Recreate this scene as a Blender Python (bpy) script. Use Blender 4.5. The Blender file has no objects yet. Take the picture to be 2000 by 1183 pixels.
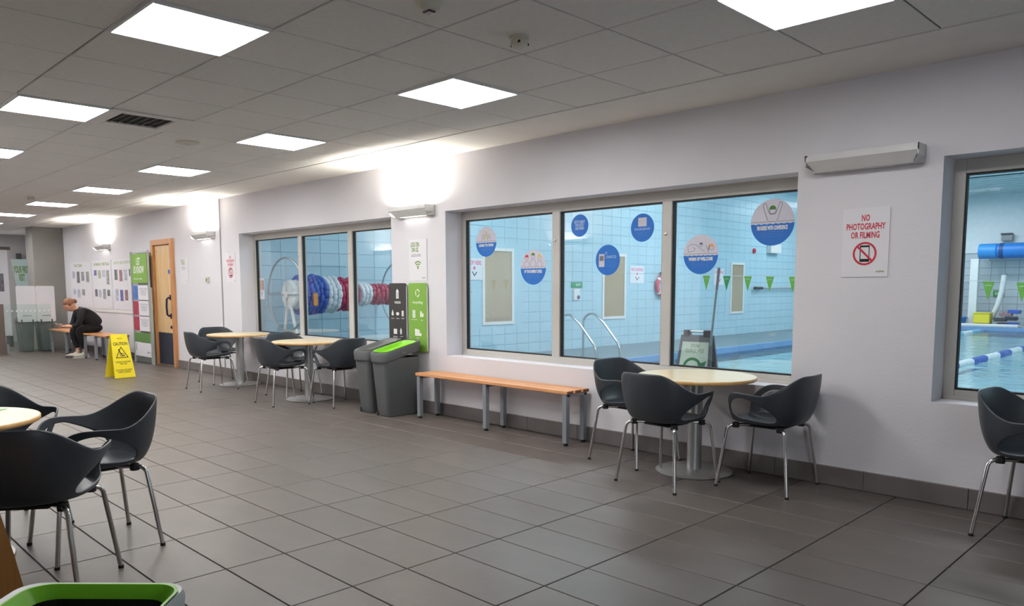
import bpy, bmesh, math, random
from mathutils import Matrix, Vector
random.seed(7)
PI = math.pi
SC = bpy.context.scene
COL = SC.collection

# ------------------------------------------------------------------ camera
HC = 1.313
def schlick(nt, f0, normal=None):
    N = nt.nodes; L = nt.links
    lw = N.new('ShaderNodeLayerWeight'); lw.inputs['Blend'].default_value = .5
    if normal is not None: L.new(normal, lw.inputs['Normal'])
    p = N.new('ShaderNodeMath'); p.operation = 'POWER'; p.inputs[1].default_value = 4.5; L.new(lw.outputs['Facing'], p.inputs[0])
    m = N.new('ShaderNodeMath'); m.operation = 'MULTIPLY_ADD'; m.inputs[1].default_value = 1-f0; m.inputs[2].default_value = f0; L.new(p.outputs[0], m.inputs[0])
    return m.outputs[0]
F_PX, PY, PITCH, YAW, ROLL = 1490.5, 710.0, 0.09967, 0.78339, -0.00168
fw = Vector((-math.sin(YAW)*math.cos(PITCH), math.cos(YAW)*math.cos(PITCH), -math.sin(PITCH)))
rt = Vector((math.cos(YAW), math.sin(YAW), 0))
up = rt.cross(fw)
r2 = rt*math.cos(ROLL) + up*math.sin(ROLL)
u2 = -rt*math.sin(ROLL) + up*math.cos(ROLL)
cd = bpy.data.cameras.new('camera'); cam = bpy.data.objects.new('camera', cd); COL.objects.link(cam)
cd.sensor_width = 36; cd.lens = 36*F_PX/2000; cd.shift_y = (PY-591.5)/2000
cd.clip_start = 0.05; cd.clip_end = 200
cam.matrix_world = Matrix(((r2.x, u2.x, -fw.x, 0), (r2.y, u2.y, -fw.y, 0), (r2.z, u2.z, -fw.z, HC), (0, 0, 0, 1)))
SC.camera = cam
def seen(x, y, z, m=60):
    v = Vector((x, y, z-HC)); d = v.dot(fw)
    if d < .3: return False, d
    px = 1000+F_PX*v.dot(r2)/d; py = PY-F_PX*v.dot(u2)/d
    return (-m < px < 2000+m and -m < py < 1183+m), v.length

# ------------------------------------------------------------------ world, exposure, large lights
w = bpy.data.worlds.new('world'); SC.world = w; w.use_nodes = True
w.node_tree.nodes['Background'].inputs[0].default_value = (.6, .7, .8, 1)
w.node_tree.nodes['Background'].inputs[1].default_value = .3
vs = SC.view_settings
vs.view_transform = 'Standard'; vs.look = 'None'; vs.gamma = 1; vs.use_curve_mapping = False
vs.exposure = 1.1
PANEL_E = 15.0        # cafe ceiling panels
UP_E = 600.0          # wall uplighters
POOL_W = 75.0
def area(name, loc, sx, sy, power, color):
    l = bpy.data.lights.new(name, 'AREA'); l.shape = 'RECTANGLE'; l.size = sx; l.size_y = sy
    l.energy = power; l.color = color
    o = bpy.data.objects.new(name, l); o.location = loc; COL.objects.link(o); return o
for i, (x, y) in enumerate(((-7.5, 9), (-7.5, 15), (-7.5, 21), (-7.5, 27), (-2, 9), (-2, 16), (-2, 24))):
    area('pool_hall_light', (x, y, 4.25), 3.0, .8, POOL_W, (.9, .97, 1))

# bluish fill lamp added behind the camera to brighten the right wall
fill = area('right_wall_fill', (2.9, -.6, .95), 1.8, 1.3, 22.0, (.86, .94, 1))
fill.rotation_euler = Vector((-.62, 1, -.06)).to_track_quat('-Z', 'Z').to_euler()

# ------------------------------------------------------------------ materials
MATS = {}
def mat(name, col, rough=.6, metal=0, noise=.04, nscale=6, bump=0, bscale=60, emit=0, spec=.5, coat=0, ramp2=None, objrand=0):
    if name in MATS: return MATS[name]
    m = bpy.data.materials.new(name); m.use_nodes = True; nt = m.node_tree; N = nt.nodes; L = nt.links
    b = N['Principled BSDF']
    b.inputs['Roughness'].default_value = rough; b.inputs['Metallic'].default_value = metal
    b.inputs['Specular IOR Level'].default_value = spec; b.inputs['Coat Weight'].default_value = coat
    tc = N.new('ShaderNodeTexCoord')
    n = N.new('ShaderNodeTexNoise'); n.inputs['Scale'].default_value = nscale; n.inputs['Detail'].default_value = 3
    L.new(tc.outputs['Object'], n.inputs['Vector'])
    cr = N.new('ShaderNodeValToRGB')
    k = noise
    cr.color_ramp.elements[0].position = .3; cr.color_ramp.elements[1].position = .7
    cr.color_ramp.elements[0].color = tuple(max(0, c*(1-k)) for c in col)+(1,)
    cr.color_ramp.elements[1].color = (tuple(ramp2) if ramp2 else tuple(min(1, c*(1+k)) for c in col))+(1,)
    L.new(n.outputs['Fac'], cr.inputs['Fac'])
    out = cr.outputs['Color']
    if objrand:
        oi = N.new('ShaderNodeObjectInfo'); hs = N.new('ShaderNodeHueSaturation')
        mr = N.new('ShaderNodeMapRange'); mr.inputs['To Min'].default_value = 1-objrand; mr.inputs['To Max'].default_value = 1+objrand
        L.new(oi.outputs['Random'], mr.inputs['Value']); L.new(mr.outputs['Result'], hs.inputs['Value'])
        L.new(out, hs.inputs['Color']); out = hs.outputs['Color']
    L.new(out, b.inputs['Base Color'])
    if bump:
        n2 = N.new('ShaderNodeTexNoise'); n2.inputs['Scale'].default_value = bscale
        L.new(tc.outputs['Object'], n2.inputs['Vector'])
        bp = N.new('ShaderNodeBump'); bp.inputs['Strength'].default_value = bump; bp.inputs['Distance'].default_value = .004
        L.new(n2.outputs['Fac'], bp.inputs['Height']); L.new(bp.outputs['Normal'], b.inputs['Normal'])
    if emit:
        b.inputs['Emission Color'].default_value = tuple(col)+(1,); b.inputs['Emission Strength'].default_value = emit
    MATS[name] = m; return m
def s2l(r, g, b):
    f = lambda c: (c/255/12.92) if c/255 <= .04045 else ((c/255+.055)/1.055)**2.4
    return (f(r), f(g), f(b))
def wood(name, c1, c2, axis=0, rough=.4):
    m = bpy.data.materials.new(name); m.use_nodes = True; nt = m.node_tree; N = nt.nodes; L = nt.links
    b = N['Principled BSDF']; b.inputs['Roughness'].default_value = rough
    tc = N.new('ShaderNodeTexCoord'); mp = N.new('ShaderNodeMapping')
    s = [14, 14, 14]; s[axis] = .9; mp.inputs['Scale'].default_value = s
    n = N.new('ShaderNodeTexNoise'); n.inputs['Scale'].default_value = 2.2; n.inputs['Detail'].default_value = 5
    cr = N.new('ShaderNodeValToRGB'); cr.color_ramp.elements[0].position = .35; cr.color_ramp.elements[1].position = .7
    cr.color_ramp.elements[0].color = c1+(1,); cr.color_ramp.elements[1].color = c2+(1,)
    L.new(tc.outputs['Object'], mp.inputs['Vector']); L.new(mp.outputs[0], n.inputs['Vector'])
    L.new(n.outputs['Fac'], cr.inputs['Fac']); L.new(cr.outputs[0], b.inputs['Base Color'])
    MATS[name] = m; return m
def glass(name, tint=(1, 1, 1), ior=1.5, rough=.0, strength=1.0, haze=0, hazecol=(1, 1, 1)):
    m = bpy.data.materials.new(name); m.use_nodes = True; nt = m.node_tree; N = nt.nodes; L = nt.links
    N.remove(N['Principled BSDF'])
    t = N.new('ShaderNodeBsdfTransparent'); t.inputs[0].default_value = tint+(1,)
    g = N.new('ShaderNodeBsdfGlossy'); g.inputs['Roughness'].default_value = rough; g.inputs[0].default_value = (strength,)*3+(1,)
    mx = N.new('ShaderNodeMixShader'); L.new(schlick(nt, ((ior-1)/(ior+1))**2), mx.inputs[0])
    src = t.outputs[0]
    if haze:
        df = N.new('ShaderNodeBsdfDiffuse'); df.inputs[0].default_value = hazecol+(1,)
        m2 = N.new('ShaderNodeMixShader'); m2.inputs[0].default_value = haze
        L.new(t.outputs[0], m2.inputs[1]); L.new(df.outputs[0], m2.inputs[2]); src = m2.outputs[0]
    L.new(src, mx.inputs[1]); L.new(g.outputs[0], mx.inputs[2])
    L.new(mx.outputs[0], N['Material Output'].inputs[0])
    MATS[name] = m; return m

M_wall = mat('wall_paint', s2l(220, 218, 224), .75, noise=.02, nscale=1.5, bump=.25, bscale=90)
M_trimw = mat('reveal_paint', s2l(205, 203, 204), .7, noise=.02)
M_ceil = mat('ceiling_tile', s2l(228, 225, 221), .95, noise=.03, nscale=30, bump=.3, bscale=120, objrand=.015)
M_grid = mat('ceiling_grid', s2l(84, 82, 80), .8)
M_strip = mat('ceiling_border', s2l(228, 225, 221), .9, noise=.02)
M_floor = mat('floor_tile', s2l(93, 86, 82), .40, noise=.07, nscale=5, bump=.15, bscale=40, objrand=.05, spec=.4)
M_grout = mat('floor_grout', s2l(74, 68, 68), .8)
M_skirt = mat('skirting_tile', s2l(112, 106, 105), .45, noise=.08, objrand=.05)
M_skgrout = mat('skirting_grout', s2l(150, 145, 142), .8)
M_alu = mat('window_metal', s2l(196, 193, 188), .5, metal=.1, noise=.02)
M_gasket = mat('gasket', s2l(28, 28, 32), .6)
M_glass = glass('window_glass', (.97, .99, .99), 1.76, 0.0, 1.0)
M_perspex = glass('clear_perspex', (.95, .98, .97), 1.45, .05, .6, .06, (.8, .85, .85))
M_barrier = glass('barrier_glass', (.92, .97, .95), 1.45, .03, .6, .035, (.7, .85, .8))
M_char = mat('chair_plastic', s2l(58, 63, 70), .38, noise=.03, nscale=30, bump=.12, bscale=300)
M_under = mat('chair_bracket', s2l(24, 25, 28), .5)
M_chrome = mat('chrome', (.62, .61, .60), .2, metal=1, noise=.02)
M_steel = mat('satin_steel', (.50, .51, .51), .38, metal=.85, noise=.05, nscale=20)
M_legm = mat('grey_powder_coat', s2l(140, 145, 152), .45, metal=.2)
M_rubber = mat('rubber', s2l(25, 25, 26), .7)
M_beech = wood('beech_laminate', s2l(226, 203, 160), s2l(238, 220, 182), 0, .28)
M_beechE = wood('beech_edge', s2l(214, 166, 104), s2l(226, 182, 122), 0, .35)
M_slat = wood('bench_slat_wood', s2l(206, 142, 92), s2l(226, 168, 116), 0, .35)
M_slatend = mat('bench_slat_end', s2l(120, 78, 56), .6)
M_doorw = wood('door_veneer', s2l(214, 178, 128), s2l(228, 196, 150), 2, .4)
M_doorf = wood('door_frame_wood', s2l(186, 130, 84), s2l(204, 148, 98), 2, .4)
M_brown = wood('highchair_wood', s2l(176, 116, 58), s2l(198, 138, 76), 2, .4)
M_navy = mat('navy_plastic', s2l(26, 28, 66), .4)
M_kick = mat('kick_plate', s2l(38, 42, 58), .5)
M_blued = mat('blue_disc', s2l(40, 96, 190), .5)
M_white = mat('white_plastic', s2l(225, 225, 225), .5)
M_paper = mat('white_print', s2l(226, 224, 230), .6, noise=.01)
M_cream = mat('cream_plastic', s2l(208, 204, 188), .5)
M_black = mat('black_print', s2l(24, 24, 28), .6)
M_dgrey = mat('dark_grey_print', s2l(60, 60, 64), .6)
M_bin = mat('bin_body', s2l(88, 91, 92), .55, noise=.05, bump=.15, bscale=200)
M_binlid = mat('bin_lid_grey', s2l(110, 112, 113), .5, noise=.04)
M_lime = mat('lime_plastic', s2l(132, 206, 40), .4)
M_signg = mat('green_sign', s2l(124, 170, 66), .5)
M_signb = mat('black_sign', s2l(54, 52, 54), .5)
M_wtext = mat('white_text', s2l(232, 232, 228), .6)
M_gtext = mat('green_text', s2l(108, 140, 56), .6)
M_pgtext = mat('pale_green_text', s2l(150, 168, 120), .6)
M_red = mat('red_print', s2l(205, 44, 66), .6)
M_yel = mat('caution_yellow', s2l(240, 220, 40), .45, noise=.03)
M_blu = mat('sticker_blue', s2l(22, 112, 206), .5, noise=.01)
M_blu2 = mat('sticker_text_blue', s2l(70, 130, 205), .5)
M_sgrey = mat('sticker_pale', s2l(214, 212, 226), .5)
M_wallL = mat('wall_light_metal', s2l(212, 212, 212), .5, metal=.1)
M_panelE = mat('light_diffuser', (1, .985, .96), .5, emit=PANEL_E, noise=0)
M_panelD = mat('light_diffuser_dim', (1, .985, .96), .5, emit=PANEL_E*.62, noise=0)
M_upE = mat('uplight_tube', (1, .95, .84), .5, emit=UP_E, noise=0)
M_dnE = mat('downlight_lens', (1, .95, .82), .5, emit=2.2, noise=0)
M_ptile = mat('pool_wall_tile', s2l(180, 212, 226), .22, noise=.03, nscale=2, objrand=.02)
M_pgrout = mat('pool_wall_grout', s2l(162, 196, 212), .7)
M_gtile = mat('grey_wall_tile', s2l(196, 204, 210), .25, noise=.03, objrand=.02)
M_ggrout = mat('grey_wall_grout', s2l(150, 158, 166), .7)
M_pwhite = mat('pool_hall_white', s2l(225, 232, 236), .8)
M_deck = mat('pool_deck', s2l(112, 132, 142), .45, noise=.08, nscale=3, bump=.1)
M_basin = mat('pool_basin', s2l(205, 240, 246), .5, noise=.05, nscale=1)
M_lane = mat('lane_line', s2l(20, 70, 110), .5)
M_olive = mat('olive_blind', s2l(204, 176, 142), .6, noise=.06, nscale=2)
M_ropeR = mat('float_red', s2l(178, 48, 84), .35)
M_ropeW = mat('float_white', s2l(214, 222, 228), .4)
M_ropeB = mat('float_blue', s2l(54, 92, 180), .35)
M_orange = mat('orange_plastic', s2l(214, 140, 60), .5)
M_cover = mat('cover_blue', s2l(28, 120, 205), .45)
M_flag = mat('flag_green', s2l(128, 180, 62), .6)
M_flagd = mat('flag_dark_green', s2l(60, 150, 80), .6)
M_skin = mat('skin', s2l(214, 158, 132), .5, noise=.05)
M_hair = mat('hair_auburn', s2l(126, 80, 50), .55, noise=.25, nscale=40)
M_cloth = mat('black_cloth', s2l(22, 22, 27), .85, noise=.2, nscale=12)
M_cloth2 = mat('black_trousers', s2l(15, 15, 18), .85, noise=.2, nscale=12)
M_shoe = mat('cream_shoe', s2l(206, 200, 184), .6, noise=.06)
M_sock = mat('white_sock', s2l(222, 220, 214), .8)
M_pillar = mat('pillar_grey', s2l(140, 136, 132), .7, noise=.06, nscale=2)
M_endw = mat('end_wall_grey', s2l(160, 158, 156), .7, noise=.06, nscale=1.5)
M_teal = mat('banner_pale_teal', s2l(186, 206, 206), .6)
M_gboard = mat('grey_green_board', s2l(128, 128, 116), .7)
M_leafb = mat('leaflet_blue', s2l(84, 122, 190), .5, noise=.25, nscale=9)
M_leafr = mat('leaflet_red', s2l(176, 62, 84), .5, noise=.25, nscale=9)
M_pcol = [mat('photo_tone_%s' % n, s2l(*c), .6, noise=.45, nscale=25) for n, c in
          (('grey', (150, 150, 152)), ('slate', (112, 112, 120)), ('blue', (104, 104, 168)), ('rose', (150, 112, 118)), ('sage', (166, 170, 140)), ('pale', (184, 188, 204)))]

def water_mat():
    m = bpy.data.materials.new('pool_water'); m.use_nodes = True; nt = m.node_tree; N = nt.nodes; L = nt.links
    N.remove(N['Principled BSDF'])
    t = N.new('ShaderNodeBsdfTransparent'); t.inputs[0].default_value = (.86, .97, .99, 1)
    g = N.new('ShaderNodeBsdfGlossy'); g.inputs['Roughness'].default_value = .06
    tc = N.new('ShaderNodeTexCoord'); n = N.new('ShaderNodeTexNoise'); n.inputs['Scale'].default_value = 2.6; n.inputs['Detail'].default_value = 3
    bp = N.new('ShaderNodeBump'); bp.inputs['Strength'].default_value = .25; bp.inputs['Distance'].default_value = .12
    L.new(tc.outputs['Object'], n.inputs['Vector']); L.new(n.outputs['Fac'], bp.inputs['Height'])
    L.new(bp.outputs['Normal'], g.inputs['Normal'])
    mx = N.new('ShaderNodeMixShader'); L.new(schlick(nt, .02, bp.outputs['Normal']), mx.inputs[0]); L.new(t.outputs[0], mx.inputs[1]); L.new(g.outputs[0], mx.inputs[2])
    L.new(mx.outputs[0], N['Material Output'].inputs[0]); return m
M_water = water_mat()

# ------------------------------------------------------------------ mesh builder
class MB:
    def __init__(s): s.v = []; s.f = []; s.mi = []; s.cur = 0
    def add(s, vs, fs):
        o = len(s.v); s.v += [tuple(p) for p in vs]; s.f += [tuple(i+o for i in f) for f in fs]; s.mi += [s.cur]*len(fs); return s
    def box(s, x0, x1, y0, y1, z0, z1, ch=0):
        if ch:
            bm = bmesh.new(); bmesh.ops.create_cube(bm, size=1)
            for v in bm.verts: v.co = Vector(((x0+x1)/2+v.co.x*(x1-x0), (y0+y1)/2+v.co.y*(y1-y0), (z0+z1)/2+v.co.z*(z1-z0)))
            bmesh.ops.bevel(bm, geom=bm.edges[:], offset=ch, segments=2, profile=.5, affect='EDGES')
            bm.verts.index_update(); s.add([v.co for v in bm.verts], [[v.index for v in f.verts] for f in bm.faces]); bm.free(); return s
        v = [(x, y, z) for z in (z0, z1) for y in (y0, y1) for x in (x0, x1)]
        return s.add(v, [(0, 2, 3, 1), (4, 5, 7, 6), (0, 1, 5, 4), (2, 6, 7, 3), (0, 4, 6, 2), (1, 3, 7, 5)])
    def tube(s, path, r, n=10, cap=True, closed=False):
        P = [Vector(p) for p in path]; R = r if isinstance(r, (list, tuple)) else [r]*len(P)
        vs = []; prev = None; m = len(P)
        for i, p in enumerate(P):
            if closed: d = P[(i+1) % m]-P[i-1]
            else: d = P[min(i+1, m-1)]-P[max(i-1, 0)]
            d.normalize()
            if prev is None:
                a = Vector((0, 0, 1)) if abs(d.z) < .9 else Vector((1, 0, 0)); u = d.cross(a).normalized()
            else: u = (prev-d*prev.dot(d)).normalized()
            prev = u; w_ = d.cross(u)
            for k in range(n):
                a = 2*PI*k/n; vs.append(p+(u*math.cos(a)+w_*math.sin(a))*R[i])
        fs = []
        for i in range(m if closed else m-1):
            j = (i+1) % m
            for k in range(n): fs.append((i*n+k, i*n+(k+1) % n, j*n+(k+1) % n, j*n+k))
        if cap and not closed: fs += [tuple(range(n))[::-1], tuple(range((m-1)*n, m*n))]
        return s.add(vs, fs)
    def lathe(s, prof, n=32, c=(0, 0), axis='z'):
        vs = []
        for r, z in prof:
            for k in range(n):
                a = 2*PI*k/n
                vs.append((c[0]+r*math.cos(a), c[1]+r*math.sin(a), z))
        m = len(prof); fs = []
        for i in range(m-1):
            for k in range(n): fs.append((i*n+k, i*n+(k+1) % n, (i+1)*n+(k+1) % n, (i+1)*n+k))
        fs += [tuple(range(n))[::-1], tuple(range((m-1)*n, m*n))]
        if axis == 'y': vs = [(x, -z, y) for x, y, z in vs]
        if axis == 'x': vs = [(z, x, y) for x, y, z in vs]
        return s.add(vs, fs)
    def prism(s, poly, z0, z1):
        n = len(poly)
        v = [(x, y, z0) for x, y in poly]+[(x, y, z1) for x, y in poly]
        return s.add(v, [tuple(range(n))[::-1], tuple(range(n, 2*n))]+[(i, (i+1) % n, n+(i+1) % n, n+i) for i in range(n)])
    def mesh(s, name, mats, smooth=False, angle=40):
        me = bpy.data.meshes.new(name); me.from_pydata(s.v, [], s.f); me.update()
        for m in (mats if isinstance(mats, (list, tuple)) else [mats]): me.materials.append(m)
        me.polygons.foreach_set('material_index', s.mi)
        bm = bmesh.new(); bm.from_mesh(me); bmesh.ops.recalc_face_normals(bm, faces=bm.faces)
        if smooth:
            for f in bm.faces: f.smooth = True
            for e in bm.edges:
                if len(e.link_faces) == 2 and e.calc_face_angle(0) > math.radians(angle): e.smooth = False
        bm.to_mesh(me); bm.free()
        return me
def rrect(w_, h, r, cx=0, cy=0, n=5):
    p = []
    for qx, qy, a0 in ((1, 1, 0), (-1, 1, 90), (-1, -1, 180), (1, -1, 270)):
        for k in range(n+1):
            a = math.radians(a0+90*k/n); p.append((cx+qx*(w_/2-r)+r*math.cos(a), cy+qy*(h/2-r)+r*math.sin(a)))
    return p
def ell(a, b, cx=0, cy=0, n=40, t0=0, t1=2*PI, closed=True):
    return [(cx+a*math.cos(t0+(t1-t0)*k/(n if closed else n-1)), cy+b*math.sin(t0+(t1-t0)*k/(n if closed else n-1))) for k in range(n)]
def link(o, parent=None):
    COL.objects.link(o)
    if parent is not None: o.parent = parent
    return o
def obj(name, mb, m, parent=None, smooth=False, loc=None, angle=40):
    me = mb if isinstance(mb, bpy.types.Mesh) else mb.mesh(name, m, smooth, angle)
    o = bpy.data.objects.new(name, me); link(o, parent)
    if loc: o.location = loc
    return o
def tag(o, label, cat, group=None, kind=None):
    o['label'] = label; o['category'] = cat
    if group: o['group'] = group
    if kind: o['kind'] = kind
    return o
def thing(name, label, cat, mw=None, group=None):
    o = bpy.data.objects.new(name, None); COL.objects.link(o); o.empty_display_size = .1
    if mw is not None: o.matrix_world = mw
    return tag(o, label, cat, group)
def struct(name, mb=None, m=None, mw=None, smooth=False):
    if mb is None:
        o = bpy.data.objects.new(name, None); COL.objects.link(o); o.empty_display_size = .1
    else: o = obj(name, mb, m, None, smooth)
    if mw is not None: o.matrix_world = mw
    o['kind'] = 'structure'; return o
def at(x, y, z, rz=0): return Matrix.Translation((x, y, z)) @ Matrix.Rotation(rz, 4, 'Z')
def face_room(x, y, z):   # local x -> +X, local y -> up, local z -> towards the room (-Y)
    return Matrix(((1, 0, 0, x), (0, 0, -1, y), (0, 1, 0, z), (0, 0, 0, 1)))
def face_px(x, y, z):     # on a wall facing +X: local x -> +Y
    return Matrix(((0, 0, 1, x), (1, 0, 0, y), (0, 1, 0, z), (0, 0, 0, 1)))
def text(parent, s, cx, cy, w_, h, z, m, name='lettering', bold=.03, align='CENTER', space=1.0):
    cu = bpy.data.curves.new('t', 'FONT'); cu.body = s; cu.offset = bold*.5; cu.resolution_u = 2; cu.align_x = align; cu.space_line = space*.85
    to = bpy.data.objects.new('t', cu); COL.objects.link(to)
    dg = bpy.context.evaluated_depsgraph_get(); me = bpy.data.meshes.new_from_object(to.evaluated_get(dg))
    bpy.data.objects.remove(to); bpy.data.curves.remove(cu)
    xs = [v.co.x for v in me.vertices]; ys = [v.co.y for v in me.vertices]
    x0, x1, y0, y1 = min(xs), max(xs), min(ys), max(ys)
    for v in me.vertices:
        v.co = ((v.co.x-(x0+x1)/2)*w_/(x1-x0)+cx, (v.co.y-(y0+y1)/2)*h/(y1-y0)+cy, z)
    me.materials.clear(); me.materials.append(m); me.name = name
    return obj(name, me, None, parent)
def flat(parent, name, poly, z, m, t=.0006):
    return obj(name, MB().prism(poly, z, z+t), m, parent)
def ring(a, b, wd, cx, cy, n=40):
    mb = MB(); o = ell(a, b, cx, cy, n); i = ell(a-wd, b-wd, cx, cy, n); return o, i
def flat_ring(parent, name, a, b, wd, cx, cy, z, m, t=.0006, t0=0, t1=2*PI, n=40):
    mb = MB(); full = abs(t1-t0-2*PI) < 1e-6; k = n if full else n-1
    vs = []
    for q in range(n):
        an = t0+(t1-t0)*q/k
        for rr in (0, wd):
            for zz in (z, z+t): vs.append((cx+(a-rr)*math.cos(an), cy+(b-rr)*math.sin(an), zz))
    fs = []
    for q in range(n if full else n-1):
        A = q*4; B = ((q+1) % n)*4
        fs += [(A, A+2, B+2, B), (A+1, B+1, B+3, A+3), (A, B, B+1, A+1), (A+2, A+3, B+3, B+2)]
    mb.add(vs, fs); return obj(name, mb, m, parent)
def flat_line(mb, pts, wd, z, t=.0006):
    for (x0, y0), (x1, y1) in zip(pts[:-1], pts[1:]):
        dx, dy = x1-x0, y1-y0; l = math.hypot(dx, dy) or 1; nx, ny = -dy/l*wd/2, dx/l*wd/2
        ex, ey = dx/l*wd*.3, dy/l*wd*.3
        mb.prism([(x0+nx-ex, y0+ny-ey), (x0-nx-ex, y0-ny-ey), (x1-nx+ex, y1-ny+ey), (x1+nx+ex, y1+ny+ey)], z, z+t)
    return mb
def copy_tree(o, parent=None):
    c = o.copy(); COL.objects.link(c); c.parent = parent
    for ch in list(o.children): copy_tree(ch, c)
    return c
def tile_field(parent, cells, shape, m, name='tile', limit=300):
    """cells: (x,y,z) centres in the parent's space; shape(): MB centred on 0. Largest in view become parts, the rest one stuff part."""
    mw = parent.matrix_world.copy()
    sc = []
    for c in cells:
        wp = mw @ Vector(c); ok, d = seen(*wp); sc.append((0 if ok else 1, d, c))
    sc.sort(key=lambda q: (q[0], q[1]))
    me = shape().mesh(name, m)
    k = 0; rest = []
    for f, d, c in sc:
        if f == 0 and k < limit:
            o = bpy.data.objects.new(name, me); o.location = c; link(o, parent); k += 1
        else: rest.append(c)
    if rest:
        mb = MB(); base = shape()
        for c in rest: mb.add([(v[0]+c[0], v[1]+c[1], v[2]+c[2]) for v in base.v], base.f)
        o = obj(name+'_field', mb, m, parent); o['kind'] = 'stuff'
def slab(w_, h, t, e=.004):   # thin piece in xy with chamfered top, centred, top at z=0
    def f():
        a, b = w_/2, h/2
        v = [(-a, -b, -t), (a, -b, -t), (a, b, -t), (-a, b, -t), (-a, -b, -e), (a, -b, -e), (a, b, -e), (-a, b, -e),
             (-a+e, -b+e, 0), (a-e, -b+e, 0), (a-e, b-e, 0), (-a+e, b-e, 0)]
        fs = [(0, 3, 2, 1), (8, 9, 10, 11)]
        for i in range(4):
            j = (i+1) % 4; fs += [(i, j, 4+j, 4+i), (4+i, 4+j, 8+j, 8+i)]
        return MB().add(v, fs)
    return f

# ================================================================== THE SETTING
YW, YO = 5.03, 5.36       # window wall faces
ZC = 2.618
XE = -22.0                # far end of the hall
WINS = [(-10.48, -6.86), (-5.95, -2.31), (-1.43, 2.2)]
Z0, Z1 = .62, 2.075
DX0, DX1, DZ = -13.66, -12.84, 2.08

# floor
fl = struct('floor', MB().box(XE-.4, 3.3, -3.8, YO, -.16, -.006), M_grout)
cells = []
x = -4.0-.6*31
while x < 3.0:
    y = 1.21-.3*17
    while y < YW-.02:
        cx, cy = x+.3, y+.15
        if XE-.1 < cx < 3.1 and cy < YW: cells.append((cx, cy, 0))
        y += .3
    x += .6
tile_field(fl, cells, slab(.594, .294, .01, .002), M_floor)
# last row cut against the wall
# ceiling
ce = struct('ceiling', MB().box(XE-.4, 3.3, -3.8, YO, ZC+.012, ZC+.25), M_grid)
LIGHTS = [(-1.6, 3.5), (-4.0, 3.5), (-6.4, 3.5), (-8.8, 3.5), (-11.2, 3.5), (-13.6, 3.5), (-16.0, 3.5), (-18.4, 3.5),
          (-1.6, 1.7), (-4.0, 1.7), (-6.4, 1.7), (-8.8, 1.7), (-11.2, 1.7), (-20.8, 3.5), (-20.8, 1.7)]  # both far end panels are unseen, added to brighten the end wall
LIGHTS = [q for q in LIGHTS if q != (-1.6, 1.7)]
VENT = (-6.4, 2.3)
cells = []
x = -4.3-.6*30
while x < 3.0:
    y = .8-.6*8
    while y < 4.3:
        cx, cy = x+.3, y+.3
        if not any(abs(cx-a) < .1 and abs(cy-b) < .1 for a, b in LIGHTS+[VENT]): cells.append((cx, cy, ZC))
        y += .6
    x += .6
def ctile():
    b = slab(.589, .589, .014, .003)(); b.v = [(x, y, -z) for x, y, z in b.v]; b.f = [f[::-1] for f in b.f]; return b
tile_field(ce, cells, ctile, M_ceil)
obj('border_panel', MB().box(XE-.3, 3.2, 4.405, YO, ZC-.003, ZC+.02), M_strip, ce)

# window wall
mb = MB()
xs = [XE-.3, DX0, DX1] + [v for p_ in WINS for v in p_] + [3.3]
mb.box(XE-.3, DX0, YW, YO, 0, ZC+.05); mb.box(DX0, DX1, YW, YO, DZ, ZC+.05)
mb.box(DX1, WINS[0][0], YW, YO, 0, ZC+.05)
for i, (a, b) in enumerate(WINS):
    mb.box(a, b, YW, YO, 0, Z0); mb.box(a, b, YW, YO, Z1, ZC+.05)
    nx = WINS[i+1][0] if i < 2 else 3.3
    mb.box(b, nx, YW, YO, 0, ZC+.05)
struct('wall_right', mb, M_wall)
mb = MB().box(-11.075, -11.055, YW-.012, YW, .13, ZC)
struct('trim_1', mb, mat('trim_grey', s2l(160, 158, 160), .6))
# other walls of the hall
struct('wall_near', MB().box(3.1, 3.4, -3.8, YO, 0, ZC+.05), M_wall)
struct('wall_back', MB().box(-6.3, 3.4, -3.8, -3.5, 0, ZC+.05), M_wall)
struct('wall_left', MB().box(XE-.3, -6.3, -.2, .1, 0, ZC+.05).box(-6.6, -6.3, -3.8, -.2, 0, ZC+.05), M_wall)
struct('wall_end', MB().box(XE-.3, XE, .1, YW, 0, ZC+.05), M_endw)
struct('trim_2', MB().box(-19.35, -18.85, 4.44, YW, 0, ZC), M_pillar)      # grey pier at the end of the wall

# skirting
def skirting(name, x0, x1, joints):
    s = struct(name, MB().box(x0, x1, YW-.006, YW, 0, .128), M_skgrout)
    xs = [x0]+sorted(j for j in joints if x0+.05 < j < x1-.05)+[x1]
    for a, b in zip(xs[:-1], xs[1:]):
        obj('tile', MB().box(a+.002, b-.002, YW-.016, YW-.004, .004, .125, .0015), M_skirt, s)
    return s
J = [-1.2-.6*k for k in range(-8, 36)]
skirting('baseboard_right', DX1+.03, 3.1, J); skirting('baseboard_far', -18.85, DX0-.03, J)

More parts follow.
